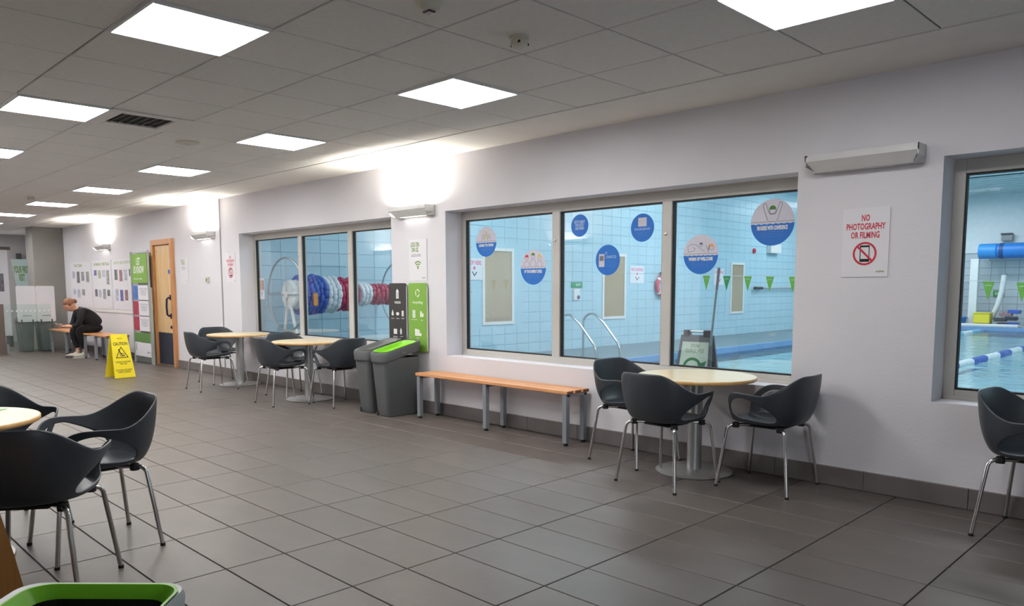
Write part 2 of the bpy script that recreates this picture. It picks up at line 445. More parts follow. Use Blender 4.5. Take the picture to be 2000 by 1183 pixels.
# windows
def window(n, x0, x1, muls, yf=5.24):
    wn = struct('window_%d' % n, None)
    zf0, zf1 = Z0, Z1; fw_, fd = .065, .07
    sides = [(x0, x0+fw_), (x1-fw_, x1)]
    mb = MB()
    for a, b in sides: mb.box(a, b, yf, yf+fd, zf0, zf1, .003)
    mb.box(x0+fw_, x1-fw_, yf, yf+fd, zf0, zf0+.06, .003); mb.box(x0+fw_, x1-fw_, yf, yf+fd, zf1-.085, zf1, .003)
    obj('frame', mb, M_alu, wn)
    obj('sill_bead', MB().box(x0+.01, x1-.01, yf-.012, yf-.001, zf0, zf0+.02, .002), M_alu, wn)
    edges = [x0+fw_]+[v for m in muls for v in (m-.048, m+.048)]+[x1-fw_]
    for m in muls:
        o = obj('mullion', MB().box(m-.045, m+.045, yf-.006, yf+fd, zf0+.06, zf1-.085, .003), M_alu, wn)
        obj('bolt', MB().lathe([(.012, 0), (.012, .008), (.006, .011)], 14, axis='y'), M_chrome, o, True, (m-.005, yf-.006, 1.735))
    for a, b in zip(edges[::2], edges[1::2]):
        g = MB(); t = .008
        g.box(a, a+t, yf+.01, yf+.045, zf0+.06, zf1-.085); g.box(b-t, b, yf+.01, yf+.045, zf0+.06, zf1-.085)
        g.box(a+t, b-t, yf+.01, yf+.045, zf0+.06, zf0+.072); g.box(a+t, b-t, yf+.01, yf+.045, zf1-.097, zf1-.085)
        pn = obj('pane', MB().box(a+.004, b-.004, yf+.03, yf+.034, zf0+.062, zf1-.087), M_glass, wn)
        obj('gasket', g, M_gasket, pn)
YG = 5.27
window(1, WINS[0][0], WINS[0][1], [-9.17, -7.985])
window(2, WINS[1][0], WINS[1][1], [-4.65, -3.47])
window(3, WINS[2][0], WINS[2][1], [.4])

# door
dr = struct('door_1', None)
mb = MB().box(DX0-.04, DX0+.05, YW-.05, YO, 0, DZ+.04, .004).box(DX1-.05, DX1+.04, YW-.05, YO, 0, DZ+.04, .004).box(DX0+.05, DX1-.05, YW-.05, YO, DZ-.05, DZ+.04, .004)
obj('door_frame', mb, M_doorf, dr)
lf = obj('door_leaf', MB().box(DX0+.053, DX1-.053, YW-.01, YW+.035, .008, DZ-.053, .002), M_doorw, dr)
obj('kick_plate', MB().box(DX0+.07, DX1-.07, YW-.014, YW-.009, .02, .56, .001), M_kick, lf)
hx = DX1-.17
obj('pull_handle', MB().tube([(hx, YW-.01, 1.15), (hx, YW-.05, 1.15), (hx-.012, YW-.07, 1.13), (hx-.02, YW-.075, 1.0), (hx-.012, YW-.07, .87), (hx, YW-.05, .85), (hx, YW-.01, .85)], .016, 10), M_navy, lf, True)
obj('handle_plate', MB().box(hx-.03, hx+.03, YW-.02, YW-.009, 1.11, 1.2, .004).box(hx-.03, hx+.03, YW-.02, YW-.009, .8, .89, .004), M_navy, lf)
obj('lock', MB().lathe([(.028, .0), (.028, .02), (.012, .03)], 18, axis='y'), M_navy, lf, True, (hx+.02, YW-.01, .66))
obj('fire_door_disc', MB().lathe([(.04, 0), (.04, .002)], 24, axis='y'), M_blued, lf, False, (hx-.02, YW-.01, 1.58))
obj('door_closer_stud', MB().lathe([(.012, 0), (.01, .01)], 12, axis='y'), M_steel, lf, False, (DX0+.13, YW-.01, 1.93))

# pool hall shell
PX0, PX1, PY1, PZ = -10.55, 3.4, 30.0, 4.5
pe = struct('wall_pool_left', MB().box(PX0-.3, PX0-.008, YO, PY1, -.2, PZ), M_pgrout)
NICHE = [(9.86, 10.58, .66, 2.0), (13.48, 14.22, .66, 2.0), (19.1, 19.72, .64, 1.92)]
cells = []
y = YO+.01
while y < PY1:
    z = 0.0
    while z < PZ:
        cy, cz = y+.17, z+.1
        if not any(a-.22 < cy < b+.22 and c-.08 < cz < d+.12 for a, b, c, d in NICHE): cells.append((PX0, cy, cz))
        z += .205
    y += .335
def wt(): 
    b = slab(.3305, .196, .009, .003)(); b.v = [(z, x, y) for x, y, z in b.v]; return b
tile_field(pe, cells, wt, M_ptile)
mb = MB()
for a, b, c, d in NICHE:   # plain made-up tiles around each blind
    for (y0, y1, z0, z1) in ((a-.3, a-.05, c-.12, d+.16), (b+.05, b+.3, c-.12, d+.16), (a-.05, b+.05, c-.12, c-.05), (a-.05, b+.05, d+.05, d+.16)):
        mb.box(PX0-.008, PX0-.001, y0, y1, z0, z1)
obj('surround_tile', mb, M_ptile, pe)
for i, (a, b, c, d) in enumerate(NICHE):
    n = struct('window_%d' % (4+i), None)
    mb = MB().box(PX0-.01, PX0+.02, a-.06, a, c-.06, d+.06, .003).box(PX0-.01, PX0+.02, b, b+.06, c-.06, d+.06, .003).box(PX0-.01, PX0+.02, a, b, c-.06, c, .003).box(PX0-.01, PX0+.02, a, b, d, d+.06, .003)
    obj('frame', mb, M_white, n)
    obj('blind', MB().box(PX0-.005, PX0+.002, a, b, c, d), M_olive, n)
    obj('pane', MB().box(PX0+.008, PX0+.012, a, b, c, d), M_glass, n)
pf = struct('wall_pool_far', MB().box(PX0-.3, PX1, PY1+.008, PY1+.3, -.2, 2.45).box(PX0-.3, PX1, PY1-.002, PY1+.3, 2.45, PZ), [M_ggrout])
obj('painted_upper_wall', MB().box(PX0, PX1, PY1-.006, PY1-.002, 2.45, PZ), M_pwhite, pf)
cells = []
x = PX0+.02
while x < PX1-.3:
    z = 0
    while z < 2.35:
        cells.append((x+.2, PY1, z+.12)); z += .243
    x += .405
def wt2():
    b = slab(.39, .228, .008, .003)(); b.v = [(x, -z, y) for x, y, z in b.v]; return b
tile_field(pf, cells, wt2, M_gtile)
struct('wall_pool_right', MB().box(PX1, PX1+.3, YO, PY1, -.2, PZ), M_pwhite)
pc = struct('ceiling_pool', MB().box(PX0-.3, PX1+.3, YO-.3, PY1+.3, PZ, PZ+.2), M_pwhite)
for k in range(9):
    obj('slat', MB().box(PX0, PX1, PY1-.35-.5*k, PY1-.08-.5*k, PZ-.1, PZ-.03, .01), mat('ceiling_slat', s2l(190, 202, 206), .5), pc)
# deck round the basin: basin X -8.4..2.4, Y 7.4..28.5
BX0, BX1, BY0, BY1 = -8.4, 2.4, 7.6, 28.4
mb = MB().box(PX0-.02, BX0, YO, PY1, -.3, 0).box(BX1, PX1, YO, PY1, -.3, 0).box(BX0, BX1, YO, BY0, -.3, 0).box(BX0, BX1, BY1, PY1, -.3, 0)
dk = struct('floor_pool_deck', mb, M_deck)
cop = MB()
for k, (a, b, c, d) in enumerate(((BX0-.02, BX0+.06, BY0-.06, BY1+.06), (BX1-.06, BX1+.02, BY0-.06, BY1+.06), (BX0+.06, BX1-.06, BY0-.02, BY0+.06), (BX0+.06, BX1-.06, BY1-.06, BY1+.02))):
    cop.box(a, b, c, d, -.12, .012, .01)
obj('coping', cop, mat('coping_blue', s2l(112, 146, 190), .4), dk)
ba = struct('floor_pool_basin', MB().box(BX0-.2, BX1+.2, BY0-.2, BY1+.2, -1.6, -1.3).box(BX0-.2, BX0, BY0, BY1, -1.3, -.12).box(BX1, BX1+.2, BY0, BY1, -1.3, -.12).box(BX0, BX1, BY0-.2, BY0, -1.3, -.12).box(BX0, BX1, BY1, BY1+.2, -1.3, -.12), M_basin)
for xx in (-6.6, -4.0, -1.4, 1.2):
    obj('lane_line', MB().box(xx-.13, xx+.13, BY0+.8, BY1-.8, -1.299, -1.295), M_lane, ba)
wt_ = obj('pool_water', MB().add([(BX0, BY0, -.1), (BX1, BY0, -.1), (BX1, BY1, -.1), (BX0, BY1, -.1)], [(0, 1, 2, 3)]), M_water)
tag(wt_, 'clear turquoise water filling the swimming pool behind the glass', 'water', kind='stuff')
# ================================================================== CEILING LIGHTS
def ceiling_light(x, y, label, group=None):
    t = thing('ceiling_light', label, 'light', at(x, y, ZC), group)
    mb = MB()
    for a, b, c, d in ((-.298, .298, -.298, -.283), (-.298, .298, .283, .298), (-.298, -.283, -.283, .283), (.283, .298, -.283, .283)):
        mb.box(a, b, c, d, -.014, .01, .002)
    obj('frame', mb, M_white, t)
    mb = MB().prism(rrect(.566, .566, .02), -.006, .006)
    obj('diffuser', mb, M_panelD if x > -2 else M_panelE, t)
    return t
desc = {(-1.6, 3.5): 'square lit ceiling panel nearest the right, cut by the top edge of the photo',
        (-4.0, 3.5): 'square lit ceiling panel in front of the bins, left of a smoke detector',
        (-6.4, 3.5): 'third lit ceiling panel back in the row nearest the windows, before the door',
        (-8.8, 3.5): 'fourth lit ceiling panel back in the row nearest the windows',
        (-11.2, 3.5): 'fifth lit ceiling panel back in the window row, small and flat looking',
        (-13.6, 3.5): 'sixth lit ceiling panel back in the window row, beside a smoke detector',
        (-16.0, 3.5): 'seventh lit ceiling panel back in the window row, at the left edge',
        (-18.4, 3.5): 'farthest lit ceiling panel, a sliver at the left edge of the photo',
        (-4.0, 1.7): 'largest lit ceiling panel, upper left, nearest of the inner row',
        (-6.4, 1.7): 'second lit ceiling panel of the inner row, next to the square air vent',
        (-8.8, 1.7): 'third lit ceiling panel of the inner row, cut by the left edge',
        (-20.8, 3.5): 'unseen ceiling panel added to light the far end wall, beyond the left edge',
        (-20.8, 1.7): 'second unseen ceiling panel added to light the far end, behind the display',
        (-11.2, 1.7): 'fourth lit ceiling panel of the inner row, beyond the left edge'}
for p_ in LIGHTS: ceiling_light(p_[0], p_[1], desc[p_], 'square ceiling light panels')
t = thing('air_vent', 'square white louvred air vent in the ceiling beside a lit panel', 'vent', at(VENT[0], VENT[1], ZC))
mb = MB()
for a, b, c, d in ((-.296, .296, -.296, -.2), (-.296, .296, .2, .296), (-.296, -.2, -.2, .2), (.2, .296, -.2, .2)): mb.box(a, b, c, d, -.008, .008, .003)
obj('vent_frame', mb, M_ceil, t)
obj('duct', MB().box(-.2, .2, -.2, .2, .03, .035), M_gasket, t)
for k in range(7):
    z = -.17+.057*k
    obj('louvre', MB().add([(-.2, z, -.004), (.2, z, -.004), (.2, z+.03, .02), (-.2, z+.03, .02), (-.2, z+.003, -.005), (.2, z+.003, -.005), (.2, z+.033, .019), (-.2, z+.033, .019)],
        [(0, 1, 2, 3), (7, 6, 5, 4), (0, 4, 5, 1), (2, 6, 7, 3)]), mat('vent_grey', s2l(150, 146, 140), .7), t)
def detector(x, y, label, s=1.0):
    t = thing('smoke_detector', label, 'smoke detector', at(x, y, ZC), 'smoke detectors on the ceiling')
    obj('base', MB().lathe([(.052*s, 0), (.054*s, -.012), (.046*s, -.016)], 28), M_cream, t, True)
    obj('head', MB().lathe([(.040*s, -.016), (.046*s, -.03), (.044*s, -.044), (.03*s, -.052)], 28), M_cream, t, True)
    for a in (0, 2.1, 4.2): obj('slot', MB().box(-.012, .012, -.002, .002, -.006, .006), M_gasket, t, False, (.045*s*math.cos(a-.9), .045*s*math.sin(a-.9), -.035))
    return t
detector(-2.9, 2.97, 'cream smoke detector with dark slots, right of the middle of the ceiling')
detector(-12.75, 3.02, 'tiny cream smoke detector at far left beside a small lit panel')
t = thing('emergency_light', 'round cream ceiling unit with a dark lens, cut by the top edge of the photo', 'emergency light', at(-2.82, 2.3, ZC))
obj('body', MB().lathe([(.06, 0), (.062, -.02), (.045, -.05), (.02, -.055)], 28), M_cream, t, True)
obj('lens', MB().box(-.024, .024, -.02, .02, -.062, -.052, .004), mat('dark_lens', s2l(70, 30, 60), .3), t)
t = thing('ceiling_sensor', 'flat round pale sensor disc on the ceiling left of centre', 'sensor', at(-7.02, 2.92, ZC))
obj('disc', MB().lathe([(.1, 0), (.1, -.012), (.07, -.022)], 30), M_cream, t, True)
obj('lens', MB().lathe([(.03, -.02), (.02, -.03)], 16), M_cream, t, True)
t = thing('sprinkler_head', 'small bright twin sensor clip at a ceiling joint left of the lit panel', 'sensor', at(-4.31, 3.79, ZC))
obj('clip', MB().box(-.012, .012, -.02, -.004, -.016, 0, .003).box(-.012, .012, .004, .02, -.016, 0, .003), M_white, t)

# ================================================================== WALL UPLIGHTERS
def wall_light(x, label, lit=True, mw=None, ln=.62):
    t = thing('wall_light', label, 'wall light', mw or face_room(x, YW, 2.1), 'wedge shaped wall uplighters')
    h, d, L2 = .105, .13, ln/2
    # trough: back plate, sloped front wrap, open top
    prof_o = [(0, .0), (d*.55, .0), (d, h*.62), (d, h)]      # z(out), y(up)
    mb = MB()
    v = []
    for xx in (-L2, L2):
        k = 1 if abs(xx) else 1
        v += [(xx, -h/2, 0), (xx*.86, -h/2, d*.55), (xx, -h/2+h*.62, d), (xx, h/2, d), (xx, h/2, d-.006), (xx*.98, -h/2+h*.66, d-.008), (xx*.84, -h/2+.006, d*.53), (xx, -h/2+.006, 0)]
    n = 8; fs = [(i, (i+1) % n, n+(i+1) % n, n+i) for i in range(n)]
    mb.add(v, fs)
    for sx in (-1, 1):
        mb.box(min(sx*L2, sx*(L2-.006)), max(sx*L2, sx*(L2-.006)), -h/2+.035, h/2, 0, d)
        mb.add([(sx*L2, -h/2+.035, 0), (sx*L2, -h/2+.035, d), (sx*L2*.86, -h/2, d*.55), (sx*L2, -h/2, 0)], [(0, 1, 2, 3)])
    obj('trough', mb, M_wallL, t)
    obj('end_cap', MB().box(-L2, -L2+.02, h/2-.012, h/2, 0, d, .002), M_wallL, t)
    obj('back_plate', MB().box(-L2, L2, -h/2, h/2, .001, .006), M_wallL, t)
    tb = obj('tube', MB().tube([(-L2+.09, h/2-.055, .056), (L2-.09, h/2-.055, .056)], .013, 12), M_upE if lit else M_white, t, True)
    ln_ = obj('lens', MB().box(-L2*.62, L2*.62, -h/2-.002, -h/2+.001, .022, .064), M_dnE if lit else M_white, t)
    return t
wall_light(-1.87, 'unlit grey wall uplighter right of the large window, above the red sign', False, ln=.68)
wall_light(-6.42, 'lit wall uplighter on the white pier above the wifi poster')
wall_light(-11.55, 'lit wall uplighter between the wooden door and the left window')
wall_light(-16.15, 'farthest lit wall uplighter, above the notice boards')
RM = Matrix(((-1, 0, 0, -8.95), (0, 0, 1, .1), (0, 1, 0, 2.1), (0, 0, 0, 1)))
wall_light(0, 'lit uplighter on the opposite wall, seen mirrored in the large window', True, RM, .8)
RM = Matrix(((-1, 0, 0, -14.5), (0, 0, 1, .1), (0, 1, 0, 2.1), (0, 0, 0, 1)))
wall_light(0, 'lit uplighter on the opposite wall, seen mirrored in the left window', True, RM, .8)

# ================================================================== CHAIRS
def chair_shell():
    a, b, ne = .222, .212, 2.7
    thm = math.radians(152)
    def sgp(v, e): return math.copysign(abs(v)**e, v)
    def Bp(th):
        s, c = math.sin(th), math.cos(th)
        x, y = a*sgp(s, 2/ne), b*sgp(c, 2/ne)
        return Vector((x, y, .438 + .010*max(0, -c) + .006*abs(s)))
    def Tp(th):
        t = abs(th); s, c = math.sin(th), math.cos(th)
        x = .292*sgp(s, .80); y = (.290 if c > 0 else .25)*sgp(c, .85)
        d0, d1 = math.radians(20), math.radians(84)
        u = min(1, max(0, (t-d0)/(d1-d0))); f = 1-(3*u*u-2*u**3)
        z = .632+.132*f
        if t > math.radians(78): z += .010*math.sin(min(PI, (t-math.radians(78))*3.0))
        y += .012*f*(1 if c > 0 else 0)
        t0 = math.radians(104); w_ = 1.0
        if t > t0:
            q = min(1, (t-t0)/(thm-t0)); w_ = math.sqrt(max(0, 1-q**2.4))
        B = Bp(th); T = Vector((x, y, z))
        return Vector((B.x+(T.x-B.x)*(w_**.9), B.y+(T.y-B.y)*(w_**.9), B.z+(T.z-B.z)*w_))
    def S(th, s):
        B, T = Bp(th), Tp(th)
        d = Vector((T.x-B.x, T.y-B.y, 0)); hh = max(0, T.z-B.z)
        k_ = min(1, max(0, (abs(th)-.6)/.7)); C = B+d*(.85-.15*k_)+Vector((0, 0, hh*(.16+.30*k_)))
        return B*(1-s)**2+C*(2*s*(1-s))+T*s*s
    # columns, denser near the tips of the arm openings
    hc, hw = math.radians(95.5), math.radians(37.5)
    cols = []
    side = [hc-hw*math.cos(PI*k/22) for k in range(23)]
    back = [math.radians(-60+120*k/24) for k in range(1, 24)]
    tail = [hc+hw+(thm-hc-hw)*k/4 for k in range(1, 5)]
    pos = side+tail
    cols = [-t for t in reversed(pos)]+back+pos
    V, Fc = [], []
    m = 6
    idx = {}
    def add(p): V.append(p); return len(V)-1
    for i, th in enumerate(cols):
        t = abs(th); u = (t-hc)/hw
        sc = .50 + (.30*u if u < 0 else .0)
        if u <= -1: sc = .20
        hh = .35*math.sqrt(max(0, 1-u*u)) if abs(u) < 1 else 0
        if u < 0: hh *= (1+.35*u)
        lo, hi = sc-hh, sc+hh
        for j in range(m+1): idx[(i, 'l', j)] = add(S(th, lo*j/m))
        for j in range(m+1):
            if j == 0 and hh < 1e-3: idx[(i, 'u', 0)] = idx[(i, 'l', m)]
            else: idx[(i, 'u', j)] = add(S(th, hi+(1-hi)*j/m))
    for i in range(len(cols)-1):
        for w_ in 'lu':
            for j in range(m):
                q = [idx[(i, w_, j)], idx[(i+1, w_, j)], idx[(i+1, w_, j+1)], idx[(i, w_, j+1)]]
                q2 = [k for n_, k in enumerate(q) if k not in q[:n_]]
                if len(q2) > 2: Fc.append(q2)
    # seat pan
    fr = [thm+(2*PI-2*thm)*k/10 for k in range(1, 10)]
    ringi = [idx[(i, 'l', 0)] for i in range(len(cols))]
    ths = list(cols)+fr
    r0 = ringi+[add(Bp(t)) for t in fr]
    prev = r0; n = len(r0)
    for rr in (.93, .8, .6, .35, .12):
        cur = []
        for t in ths:
            B = Bp(t); z = B.z*rr+.438*(1-rr) - .020*(1-rr**2.2)
            if math.cos(t) < -.5: z += 0
            cur.append(add(Vector((B.x*rr, B.y*rr, z))))
        for k in range(n): Fc.append([prev[k], prev[(k+1) % n], cur[(k+1) % n], cur[k]])
        prev = cur
    Fc.append(prev)
    mb = MB().add(V, Fc)
    me = mb.mesh('shell', [M_char], True, 180)
    # thicken and smooth, baked to plain mesh
    o = bpy.data.objects.new('tmp', me); COL.objects.link(o)
    bm = bmesh.new(); bm.from_mesh(me); bmesh.ops.remove_doubles(bm, verts=bm.verts, dist=.0002); bmesh.ops.recalc_face_normals(bm, faces=bm.faces); bm.to_mesh(me); bm.free()
    sm = o.modifiers.new('s', 'SOLIDIFY'); sm.thickness = .009; sm.offset = 0
    bv = o.modifiers.new('b', 'SUBSURF'); bv.levels = 1; bv.render_levels = 1
    me2 = bpy.data.meshes.new_from_object(o.evaluated_get(bpy.context.evaluated_depsgraph_get()))
    bpy.data.objects.remove(o)
    for p_ in me2.polygons: p_.use_smooth = True
    me2.name = 'shell'; return me2
def make_chair():
    t = thing('tub_chair', '', 'chair', at(0, 0, 0))
    obj('shell', chair_shell(), None, t)
    mb = MB().box(-.10, .10, -.12, .13, .398, .412, .004)
    for sx in (-1, 1):
        for sy in (-1, 1): mb.lathe([(.022, .396), (.024, .404), (.020, .43)], 12, (sx*.165, sy*.15))
    obj('under_bracket', mb, M_under, t, True)
    for sx in (-1, 1):
        for sy in (-1, 1):
            pth = [(sx*.05, sy*.05, .408), (sx*.15, sy*.145, .413), (sx*.178, sy*.172, .412), (sx*.193, sy*.187, .402), (sx*.200, sy*.195, .385), (sx*.222, sy*.218, .20), (sx*.244, sy*.240, .010)]
            lg = obj('leg', MB().tube(pth, .0105, 12), M_chrome, t, True)
            obj('foot_cap', MB().lathe([(.0125, 0), (.0125, .014)], 12, (sx*.2448, sy*.2408)), M_rubber, lg)
    return t
ch0 = make_chair(); first = True
def place_chair(x, y, deg, label, group):
    global first
    c = ch0 if first else copy_tree(ch0); first = False
    c.location = (x, y, 0); c.rotation_euler = (0, 0, math.radians(deg)); c['label'] = label; c['group'] = group
    return c
G1, G2, G3, G4 = 'chairs round the table under the large window', 'chairs round the two far tables', 'chairs round the left foreground table', 'chair at the right edge'
place_chair(-2.84, 4.34, 176, 'dark grey tub chair seen from behind, in front of the nearest round table', G1)
place_chair(-3.38, 4.715, 84, 'dark grey tub chair between the slatted bench end and the nearest round table', G1)
place_chair(-2.31, 4.72, -88, 'dark grey tub chair on the right side of the nearest round table, side on', G1)
place_chair(-.79, 4.72, 84, 'dark grey tub chair cut by the right edge of the photo', G4)
place_chair(-7.97, 4.30, 176, 'dark grey tub chair in front left of the far table beside the bins', G2)
place_chair(-7.44, 4.70, -88, 'dark grey tub chair next to the grey bin, its back turned to the camera', G2)
place_chair(-8.46, 4.70, 92, 'dark grey tub chair half hidden behind the far table beside the bins', G2)
place_chair(-9.75, 4.24, 178, 'dark grey tub chair nearest the wooden door, side on', G2)
place_chair(-10.38, 4.68, 90, 'dark grey tub chair against the wall behind the farthest round table', G2)
place_chair(-4.20, 1.19, 0, 'dark grey tub chair with shiny seat, right of the left foreground table', G3)
place_chair(-3.72, .83, -126, 'nearest dark grey tub chair, its back cut by the left edge', G3)
place_chair(-4.88, .92, 104, 'dark grey tub chair behind the left foreground table, only one arm in view', G3)

# ================================================================== ROUND TABLES
def make_table():
    t = thing('round_table', '', 'table', at(0, 0, 0))
    tp = obj('tabletop', MB().lathe([(.40, .668), (.412, .672), (.412, .688), (.408, .6915)], 72), M_beech, t, True, None, 30)
    obj('edge_band', MB().lathe([(.4125, .667), (.4155, .670), (.4155, .687), (.4125, .690)], 72), M_beechE, tp, True, None, 60)
    obj('pole', MB().lathe([(.052, .018), (.052, .655)], 32), M_steel, t, True)
    obj('top_plate', MB().lathe([(.14, .655), (.15, .667)], 32), M_under, t, True)
    obj('base_plate', MB().lathe([(.27, 0.002), (.272, .008), (.262, .014), (.06, .024)], 56), M_steel, t, True, None, 50)
    return t
t0 = make_table(); ft = True
TBS = [(-2.87, 4.73, 'round beech table nearest the camera, under the right half of the large window'),
       (-8.03, 4.66, 'round beech table in front of the left window beside the grey bins'),
       (-9.95, 4.73, 'farthest round beech table, nearest the wooden door'),
       (-4.44, .61, 'round beech table cut by the left edge with a green leaflet on it')]
for x, y, lb in TBS:
    c = t0 if ft else copy_tree(t0); ft = False
    c.location = (x, y, 0); c['label'] = lb; c['group'] = 'round pedestal tables'
lf_ = obj('leaflet', MB().prism(rrect(.15, .21, .004), 0, .0015), mat('leaflet_mint', s2l(150, 206, 160), .5)); lf_.matrix_world = at(-4.62, .80, .6925, .5)
tag(lf_, 'pale green leaflet lying on the left foreground table', 'leaflet')

# ================================================================== BENCHES
def bench(x0, x1, y0, y1, zt, label, nl=3, ns=3, legw=.045):
    cx = (x0+x1)/2
    t = thing('slatted_bench', label, 'bench', at(cx, (y0+y1)/2, 0), 'slatted wooden benches')
    L2, D2 = (x1-x0)/2, (y1-y0)/2
    sw = (2*D2-.024*(ns-1))/ns
    for k in range(ns):
        ya = -D2+k*(sw+.024)
        s = obj('slat', MB().box(-L2, L2, ya, ya+sw, zt-.028, zt, .004), M_slat, t)
        obj('slat_end', MB().box(L2, L2+.002, ya+.004, ya+sw-.004, zt-.025, zt-.003), M_slatend, s)
    for k in range(nl):
        xx = -L2+.035+(2*L2-.07)*k/(nl-1)
        obj('cross_rail', MB().box(xx-legw/2, xx+legw/2, -D2+.02, D2-.02, zt-.055, zt-.029, .003), M_legm, t)
        for sy in (-1, 1):
            yy = sy*(D2-.03)
            l = obj('leg', MB().box(xx-legw/2, xx+legw/2, yy-legw/2, yy+legw/2, .022, zt-.029, .004), M_legm, t)
            obj('foot', MB().lathe([(.017, 0), (.019, .006), (.019, .022)], 14, (xx, yy)), M_rubber, l, True)
    return t
bench(-6.07, -4.06, 4.715, 5.0, .462, 'orange slatted wooden bench on grey legs under the large window')
bench(-18.1, -15.9, 4.46, 4.86, .47, 'far slatted bench on which the person in black sits')
bench(-15.85, -14.55, 4.46, 4.86, .47, 'far slatted bench behind the yellow caution sign')

# ================================================================== RECYCLING BINS
def make_bin(lidmat, label, mw, flap=True, group='slim sorting bins', rim=None, sl=.235, zz=.655, inw=(.228, .415)):
    t = thing('recycling_bin', label, 'bin', mw, group)
    # body: tapered, front is -Y. bottom .20x.37, top .285x.46
    rows = []
    for z, wx, y0, y1 in ((.004, .20, -.17, .20), (.03, .205, -.18, .205), (.35, .235, -.205, .215), (.60, .262, -.225, .225)):
        rows.append([(x, y, z) for x, y in rrect(wx, y1-y0, .045, 0, (y0+y1)/2, 5)])
    n = len(rows[0]); v = [p for r in rows for p in r]; fs = []
    for i in range(len(rows)-1):
        for k in range(n): fs.append((i*n+k, i*n+(k+1) % n, (i+1)*n+(k+1) % n, (i+1)*n+k))
    fs += [tuple(range(n))[::-1]]
    obj('body', MB().add(v, fs), M_bin, t, True)
    obj('lift_notch', MB().box(-.085, -.07, -.186, -.17, 0.004, .05, .003), M_gasket, t)
    # lid: sloping band, open frame
    def slope(y): return zz+(y+.24)*sl
    out = rrect(.292, .49, .07, 0, 0, 6); inn = rrect(inw[0], inw[1], .07, 0, -.01, 6); n = len(out)
    v = []
    for x, y in out: v.append((x*.96, y*.97, slope(y)-.095))
    for x, y in out: v.append((x, y, slope(y)-.02))
    for x, y in out: v.append((x*.955, y*.97, slope(y)))
    for x, y in inn: v.append((x*min(1.12, .254/inw[0]), y*(1.07 if inw[0] < .22 else 1.03), slope(y)-.002))
    fs = []
    for i in range(3):
        for k in range(n): fs.append((i*n+k, i*n+(k+1) % n, (i+1)*n+(k+1) % n, (i+1)*n+k))
    obj('lid_band', MB().add(v, fs), rim or M_bin, t, True, None, 50)
    v = []
    for x, y in inn: v.append((x*min(1.13, .257/inw[0]), y*(1.075 if inw[0] < .22 else 1.035), slope(y)+.003))
    for x, y in inn: v.append((x, y, slope(y)+.004))
    for x, y in inn: v.append((x*.86, y*.86, slope(y)-.035))
    fs = []
    for i in range(2):
        for k in range(n): fs.append((i*n+k, i*n+(k+1) % n, (i+1)*n+(k+1) % n, (i+1)*n+k))
    ld = obj('lid_insert', MB().add(v, fs), lidmat, t, True)
    if flap: obj('flap', MB().add([(x*.87, y*.87, slope(y)-.034) for x, y in inn], [tuple(range(n))]), lidmat, ld)
    else:
        v = [(x*.86, y*.86, slope(y)-.036) for x, y in inn]+[(x*.80, y*.82, .30) for x, y in inn]
        obj('liner', MB().add(v, [(k, (k+1) % n, n+(k+1) % n, n+k) for k in range(n)]+[tuple(range(n, 2*n))]), M_gasket, ld)
    obj('lid_clip', MB().box(.14, .150, -.03, .03, slope(0)-.075, slope(0)-.055, .002), M_binlid, t)
    return t
BG = make_bin(M_lime, 'slim grey bin with a lime green lid at the end of the bench', at(-6.40, 4.72, 0))
make_bin(M_binlid, 'slim grey bin with a grey lid between the lime lidded bin and a chair', at(-6.735, 4.74, 0))
make_bin(M_lime, 'open slim bin with green inner rim cut by the bottom left corner', at(-1.935, .515, 0, math.radians(137)) @ Matrix.Scale(.84, 4), False, sl=.02, zz=.685, inw=(.236, .43), rim=mat('bin_rim_pale', s2l(178, 188, 190), .35))
